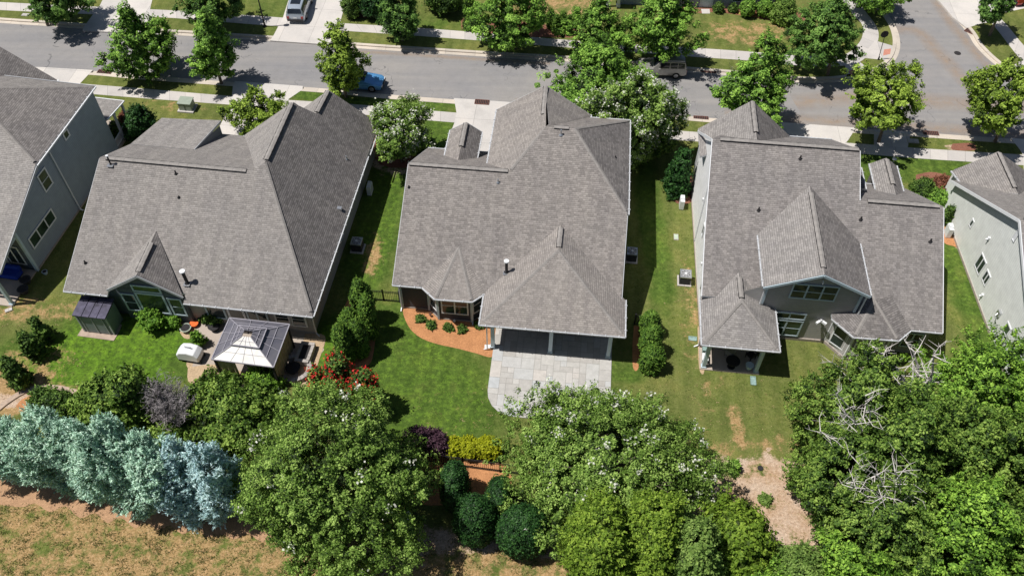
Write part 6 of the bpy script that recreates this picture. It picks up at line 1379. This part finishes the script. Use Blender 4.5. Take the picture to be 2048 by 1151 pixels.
for b, bx, lb in (((726, 640), (705, 556, 746, 646), 'tallest arborvitae of the left row, at the picket fence'), ((738, 672), (722, 592, 752, 672), 'arborvitae on the lawn side of the left row'), ((702, 682), (684, 618, 722, 688), 'middle arborvitae of the left row'),
                  ((716, 708), (702, 640, 734, 708), 'low arborvitae on the lawn side near the red blossoms'), ((686, 724), (670, 648, 704, 724), 'last arborvitae of the left row, just above the red blossoms'),
                  ((1300, 668), (1282, 622, 1318, 672), 'topmost of the three arborvitaes right of the covered patio'), ((1302, 705), (1283, 650, 1322, 710), 'middle of the three arborvitaes right of the covered patio'), ((1302, 738), (1284, 690, 1326, 744), 'lowest of the three arborvitaes right of the covered patio')):
    tree('arborvitae', b, bx, lb, 'tree', 'arbor', 'column', .065, 1.7, .17, .05, .12, GA, zmin=.05, limbs=0, mode='spray', aspect=.45, rzmax=2.2, ry=.62)
for b, bx, lb in (((62, 712), (42, 662, 82, 715), 'middle of three young magnolias on the left lawn'), ((84, 678), (66, 635, 96, 680), 'topmost of three young magnolias on the left lawn'), ((35, 768), (6, 714, 48, 770), 'lowest of three young magnolias at the left edge of the lawn')):
    tree('young_magnolia', b, bx, lb, 'tree', 'shrubdark', 'cone', .10, .85, .26, .04, .22, 'young magnolias on the left lawn', rzmax=1.6)
# red crape myrtles
for b, bx, n_, lb in (((690, 808), (648, 712, 704, 786), 70, 'red-flowering crape myrtle, left of the red pair above the white one'), ((730, 822), (700, 738, 754, 806), 60, 'red-flowering crape myrtle, right of the red pair at the lawn edge'), ((632, 765), (618, 735, 644, 762), 22, 'small red-flowering bush beside the stone fire wall')):
    tree('red_crape_myrtle', b, bx, lb, 'shrub', 'shrubdark', 'dome', .09, .8, .3, .05, .25, 'red-flowering crape myrtles', 'redblossom', n_, zmin=.2, rzmax=2.2)
twigs((345, 855), (288, 735, 392, 860), 'bare grey leafless bush among the green shrubs', 130, thick=.022, seed=5)
# potted and small plants
for i, (b, bx, mt, lb) in enumerate((((302, 650), (278, 612, 328, 652), 'potplant', 'broad-leaved plant in the teal pot at the gable window wall'), ((425, 640), (404, 618, 446, 642), 'shrubdark', 'trailing green plant above the large black pot'), ((345, 650), (332, 630, 360, 652), 'potplant', 'pale leafy plant below the right gable window'),
        ((395, 690), (385, 665, 405, 690), 'potplant', 'small leafy plant on the terrace beside the white covered grill'))):
    tree('pot_plant', b, bx, lb, 'plant', mt, 'dome', .10, .7, .2, .03, .3, None, zmin=.3, limbs=2, rzmax=.9)
for i, px in enumerate(((841, 640), (862, 652), (896, 657), (924, 661), (958, 652))):
    tree('mulch_bed_shrub', px, (px[0]-8, px[1]-9, px[0]+8, px[1]+3), ('first', 'second', 'third', 'fourth', 'fifth')[i]+' small green shrub from the left in the orange mulch bed under the bay window', 'shrub', 'shrubdark', 'dome', .055, .8, .13, .02, .4, 'small shrubs in the orange mulch bed', zmin=.02, limbs=0, rzmax=.3)
# foreground : crape myrtles, hollies, cedars, cypresses
tree('crape_myrtle', (690, 1040), (474, 758, 856, 1128), 'huge spreading crape myrtle in the lower left centre with few blossoms', 'tree', 'crape', 'dome', .072, 1.05, .31, .16, .22, GC, 'blossom', 55, zmin=.5, multi=4, ry=5.2, tone0=.48, per=52)
tree('crape_myrtle', (1208, 985), (1018, 750, 1418, 1070), 'huge white-flowering crape myrtle below the stone patio', 'tree', 'crape', 'dome', .072, 1.05, .31, .16, .22, GC, 'blossom', 140, zmin=.5, multi=4, ry=5.2, per=52)
for b, bx, lb in (((912, 1000), (884, 932, 936, 1012), 'dark clipped holly just below the picket fence'), ((950, 1068), (912, 990, 990, 1090), 'dark egg-shaped holly left of the lowest one'), ((1048, 1092), (997, 1002, 1098, 1120), 'lowest dark egg-shaped holly on the orange soil'), ((1000, 1020), (975, 965, 1022, 1030), 'dark holly half hidden behind the egg-shaped pair')):
    tree('holly_bush', b, bx, lb, 'shrub', 'holly', 'egg', .06, 2.4, .17, .06, .03, 'clipped dark hollies', zmin=.05, limbs=0, inner=.15, rzmax=2.3, ry=1.2, per=36, shoots=.05)
for k, (b, bx, lb) in enumerate((((838, 900), (805, 852, 872, 902), 'purple-leaved shrub behind the picket fence, left part'), ((868, 905), (842, 858, 896, 908), 'purple-leaved shrub next to the golden ones'))):
    tree('purple_shrub', b, bx, lb, 'shrub', 'purple', 'dome', .07, 1.6, .22, .03, .08, None, zmin=.05, limbs=0, rzmax=.9, ry=.8)
for k, (x0, x1) in enumerate(((886, 922), (918, 956), (952, 1000))):
    tree('golden_shrub', ((x0+x1)/2, 906), (x0-3, 876, x1+3, 908), ('left', 'middle', 'right')[k]+' golden yellow shrub along the picket fence', 'shrub', 'yellow', 'dome', .07, 1.6, .2, .03, .1, 'golden shrubs along the picket fence', zmin=.05, limbs=0, rzmax=.6, ry=.65)
GCE = 'cedars along the lower edge'
for b, bx, mt, lb in (((1215, 1160), (1128, 968, 1262, 1190), 'cedar', 'yellow-green cedar at the lower edge beside the egg-shaped holly'), ((1300, 1150), (1235, 955, 1375, 1180), 'cedar', 'tall yellow-green cedar in front of the white crape myrtle'), ((1370, 1180), (1310, 1020, 1440, 1210), 'cedar_green', 'green cedar at the lower edge right of the yellow-green pair'),
        ((1480, 1175), (1405, 1075, 1540, 1200), 'cedar', 'low yellow-green cedar at the lower edge below the bare soil'), ((1590, 1190), (1525, 1095, 1660, 1230), 'cedar_green', 'green cedar at the lower edge, below the bare soil')):
    tree('cedar_tree', b, bx, lb, 'tree', mt, 'dome', .085, 1.7, .3, .1, .2, GCE, zmin=.2, limbs=3, flat=.55, inner=.15, tone0=.55, ry=2.4, per=48, rzmax=3.2)
GY = 'blue-green cypresses in a hedge row'
for b, bx, mt, lb in (((20, 955), (-70, 816, 92, 982), 'cypress', 'blue-green cypress cut by the left edge'), ((130, 977), (62, 822, 212, 1002), 'cypress', 'second blue-green cypress from the left edge'), ((215, 998), (152, 836, 298, 1024), 'cypress', 'third blue-green cypress from the left edge'), ((300, 1014), (226, 862, 385, 1038), 'cypress', 'widest blue-green cypress, left of the pale blue spruces'),
        ((372, 1020), (326, 908, 413, 1044), 'spruce', 'left of the two pale blue spruces'), ((436, 1022), (397, 898, 476, 1048), 'spruce', 'right pale blue spruce, touching the huge crape myrtle')):
    tree('cypress_tree', b, bx, lb, 'tree', mt, 'round', .095, 1.0, .25, .1, .42, GY, zmin=.1, limbs=3, mode='spray', aspect=.30, flat=.8, inner=.15, tone0=.5, ry=1.55, per=22, up_=.3, rzmax=4., shoots=2.4)
# woodland on the right
GW = 'woodland trees at the lower right'
for b, bx, mt, lb, ry_ in (((1690, 900), (1618, 705, 1800, 930), 'wood', 'woodland tree with bare branches closest to the right house', 3.0), ((1650, 1010), (1606, 850, 1760, 1030), 'wood', 'woodland tree leaning over the bare reddish soil', 2.8), ((1790, 1010), (1700, 780, 1880, 1040), 'wood', 'woodland tree in the middle of the lower right group', 3.0),
        ((1960, 850), (1860, 662, 2090, 880), 'wood_bright', 'pale leafy woodland tree below the green-sided house', 3.2), ((1900, 990), (1815, 800, 2010, 1010), 'wood', 'rounded dark woodland tree right of the middle of the group', 3.0), ((2040, 1010), (1950, 780, 2150, 1050), 'wood', 'woodland tree at the right edge', 3.0),
        ((1740, 1130), (1668, 970, 1840, 1170), 'wood', 'woodland tree at the lower edge beside the cedars', 3.0), ((1900, 1150), (1800, 960, 2010, 1190), 'wood_bright', 'bright green woodland tree at the lower edge', 3.0), ((2050, 1170), (1960, 980, 2160, 1220), 'wood', 'woodland tree in the bottom right corner', 3.0), ((1680, 1220), (1625, 1095, 1780, 1260), 'wood_bright', 'bright green bush-like tree at the lower edge', 2.6), ((1530, 1220), (1440, 1110, 1620, 1260), 'wood_bright', 'bright low tree at the bottom edge among the cedars', 2.3)):
    tree('woodland_tree', b, bx, lb, 'tree', mt, 'dome', .085, .78, .31, .16, .46, GW, zmin=.4, flat=.7, ry=ry_, per=44, rzmax=5)
# dead limbs standing out of the wood
def deadtree(base, tips, label, seed, r0=.16):
    g = G(*base); t = thing('dead_tree', g, label, 'tree'); rd = random.Random(seed); a = MB()
    for (px, py, dy) in tips:
        q = Vector(onY(px, py, g[1]+dy))-Vector(g); m1 = Vector((q.x*.25, q.y*.3, q.z*.45)); m2 = Vector((q.x*.62, q.y*.65, q.z*.78))
        a.tube([(0, 0, 0), m1, m2, q], [r0, r0*.7, r0*.45, r0*.12], 7)
        for k in range(9):
            f = rd.uniform(.3, 1); s_ = m1.lerp(q, f); d = Vector((rd.gauss(0, 1), rd.gauss(0, 1), rd.uniform(-.1, 1.1))).normalized()*rd.uniform(.6, 1.6); e1 = s_+d*.6; e2 = s_+d+Vector((rd.gauss(0, .2), rd.gauss(0, .2), .1))
            a.tube([s_, e1, e2], [r0*.28, r0*.17, r0*.06], 5)
            for j in range(3): s2 = s_.lerp(e2, rd.uniform(.3, .95)); a.tube([s2, s2+Vector((rd.gauss(0, .3), rd.gauss(0, .3), rd.uniform(0, .35)))], [r0*.1, r0*.04], 4)
    a.build('trunk', 'deadwood', t, smooth=True); return t
deadtree((1812, 870), [(1868, 702, -.2), (1820, 688, .2), (1780, 730, -1.0), (1742, 690, -.3)], 'pale dead tree with a thick leaning trunk standing above the woodland', 4, .17)
deadtree((1700, 960), [(1640, 862, -1.6), (1730, 790, -1.6), (1706, 835, -1.8), (1668, 780, -1.2)], 'thin bleached dead branches poking out of the leftmost woodland tree', 6, .10)
deadtree((1760, 1060), [(1720, 930, -1.8), (1790, 940, -1.8), (1764, 985, -2.2), (1690, 965, -1.6)], 'bleached dead branches above the lower woodland trees', 8, .10)
deadtree((1745, 850), [(1700, 735, -.8), (1660, 722, -.4), (1725, 700, -.2), (1770, 775, -1.2)], 'slender pale dead sapling close to the bay window of the right house', 15, .08)
# ------------------------------------------------------------------ grass tufts (real blades standing on the lawns)
def inpoly_np(X, Y, P):
    c = np.zeros(len(X), bool); j = len(P)-1
    for i in range(len(P)):
        xi, yi, xj, yj = P[i][0], P[i][1], P[j][0], P[j][1]
        if yi != yj: c ^= ((yi > Y) != (yj > Y)) & (X < (xj-xi)*(Y-yi)/(yj-yi)+xi)
        j = i
    return c
AVOID = [[(v.co.x, v.co.y) for v in (o.data.vertices[i] for i in o.data.polygons[0].vertices)] for o in bpy.data.objects if o.type == 'MESH' and o.get('kind') == 'structure' and o.name.split('.')[0] in ('driveway', 'path', 'mulch_bed', 'patio_slab', 'shed_slab', 'tactile_paving')]
AVOID.append(reg)
SW = [o for o in bpy.data.objects if o.name.split('.')[0] == 'sidewalk']
for o in SW:
    for p in o.data.polygons:
        if len(p.vertices) == 4: AVOID.append([(o.data.vertices[i].co.x, o.data.vertices[i].co.y) for i in p.vertices])
def tufts(name, label, poly, bounds, n, per, r, blade, matn, chan=None, thr=.3, seed=1, tone=(.2, .8)):
    global rng
    rng = np.random.default_rng(seed); x0, x1, y0, y1 = bounds
    X = rng.uniform(x0, x1, n); Y = rng.uniform(y0, y1, n); k = inpoly_np(X, Y, poly); X, Y = X[k], Y[k]
    for A in AVOID:
        k = ~inpoly_np(X, Y, A); X, Y = X[k], Y[k]
    W = np.array([weights(x, y) for x, y in zip(X, Y)])
    if chan is not None: k = W[:, chan]+rng.normal(0, .12, len(X)) > thr
    else: k = (W[:, 2] < .3) & (W[:, 0] < .35)
    X, Y = X[k], Y[k]; m_ = len(X)*per; ci = np.repeat(np.arange(len(X)), per); sc_ = rng.uniform(.4, 1.3, len(X))
    pos = np.stack([X[ci]+rng.normal(size=m_)*r*1.5*sc_[ci], Y[ci]+rng.normal(size=m_)*r*.8*sc_[ci], rng.uniform(.015, blade, m_)], 1)
    nr = rng.normal(size=(m_, 3))*.55+np.array([0, 0, .6]); tn = rng.uniform(*tone, len(X))[ci]+rng.normal(0, .12, m_)
    v, t_ = leafmesh(pos, nr, blade*rng.uniform(.6, 1.3, m_), .35, tn)
    o = quads_object(name, v, t_, L[matn], None); tag(o, label, 'grass', kind='stuff'); return o
L['grass_green'] = leafmat('grass_blades_green', (.050, .085, .012), (.095, .165, .022), (.19, .27, .05), .2)
L['grass_olive'] = leafmat('grass_blades_olive', (.035, .050, .012), (.10, .115, .028), (.20, .19, .07), .2)
L['grass_straw'] = leafmat('grass_blades_straw', (.20, .135, .06), (.44, .31, .16), (.66, .50, .31), .2)
south = [(-75, 12), (75, 12)]+[(p[0], p[1]) for p in reversed(nearK) if abs(p[0]) < 75]
tufts('grass', 'dark olive grass clumps over the dry field along the lower edge', south, (-36, 32, 14, 27), 3800, 26, .17, .05, 'grass_olive', 0, .3, 3)
tufts('grass', 'straw coloured grass over the dry field and worn lawn patches', south, (-46, 34, 14, 50), 9000, 7, .12, .045, 'grass_straw', 0, .25, 4)
tufts('grass', 'short green blades growing over the lawns between the houses', south, (-46, 46, 24, 62), 26000, 5, .12, .04, 'grass_green', None, 0, 5)
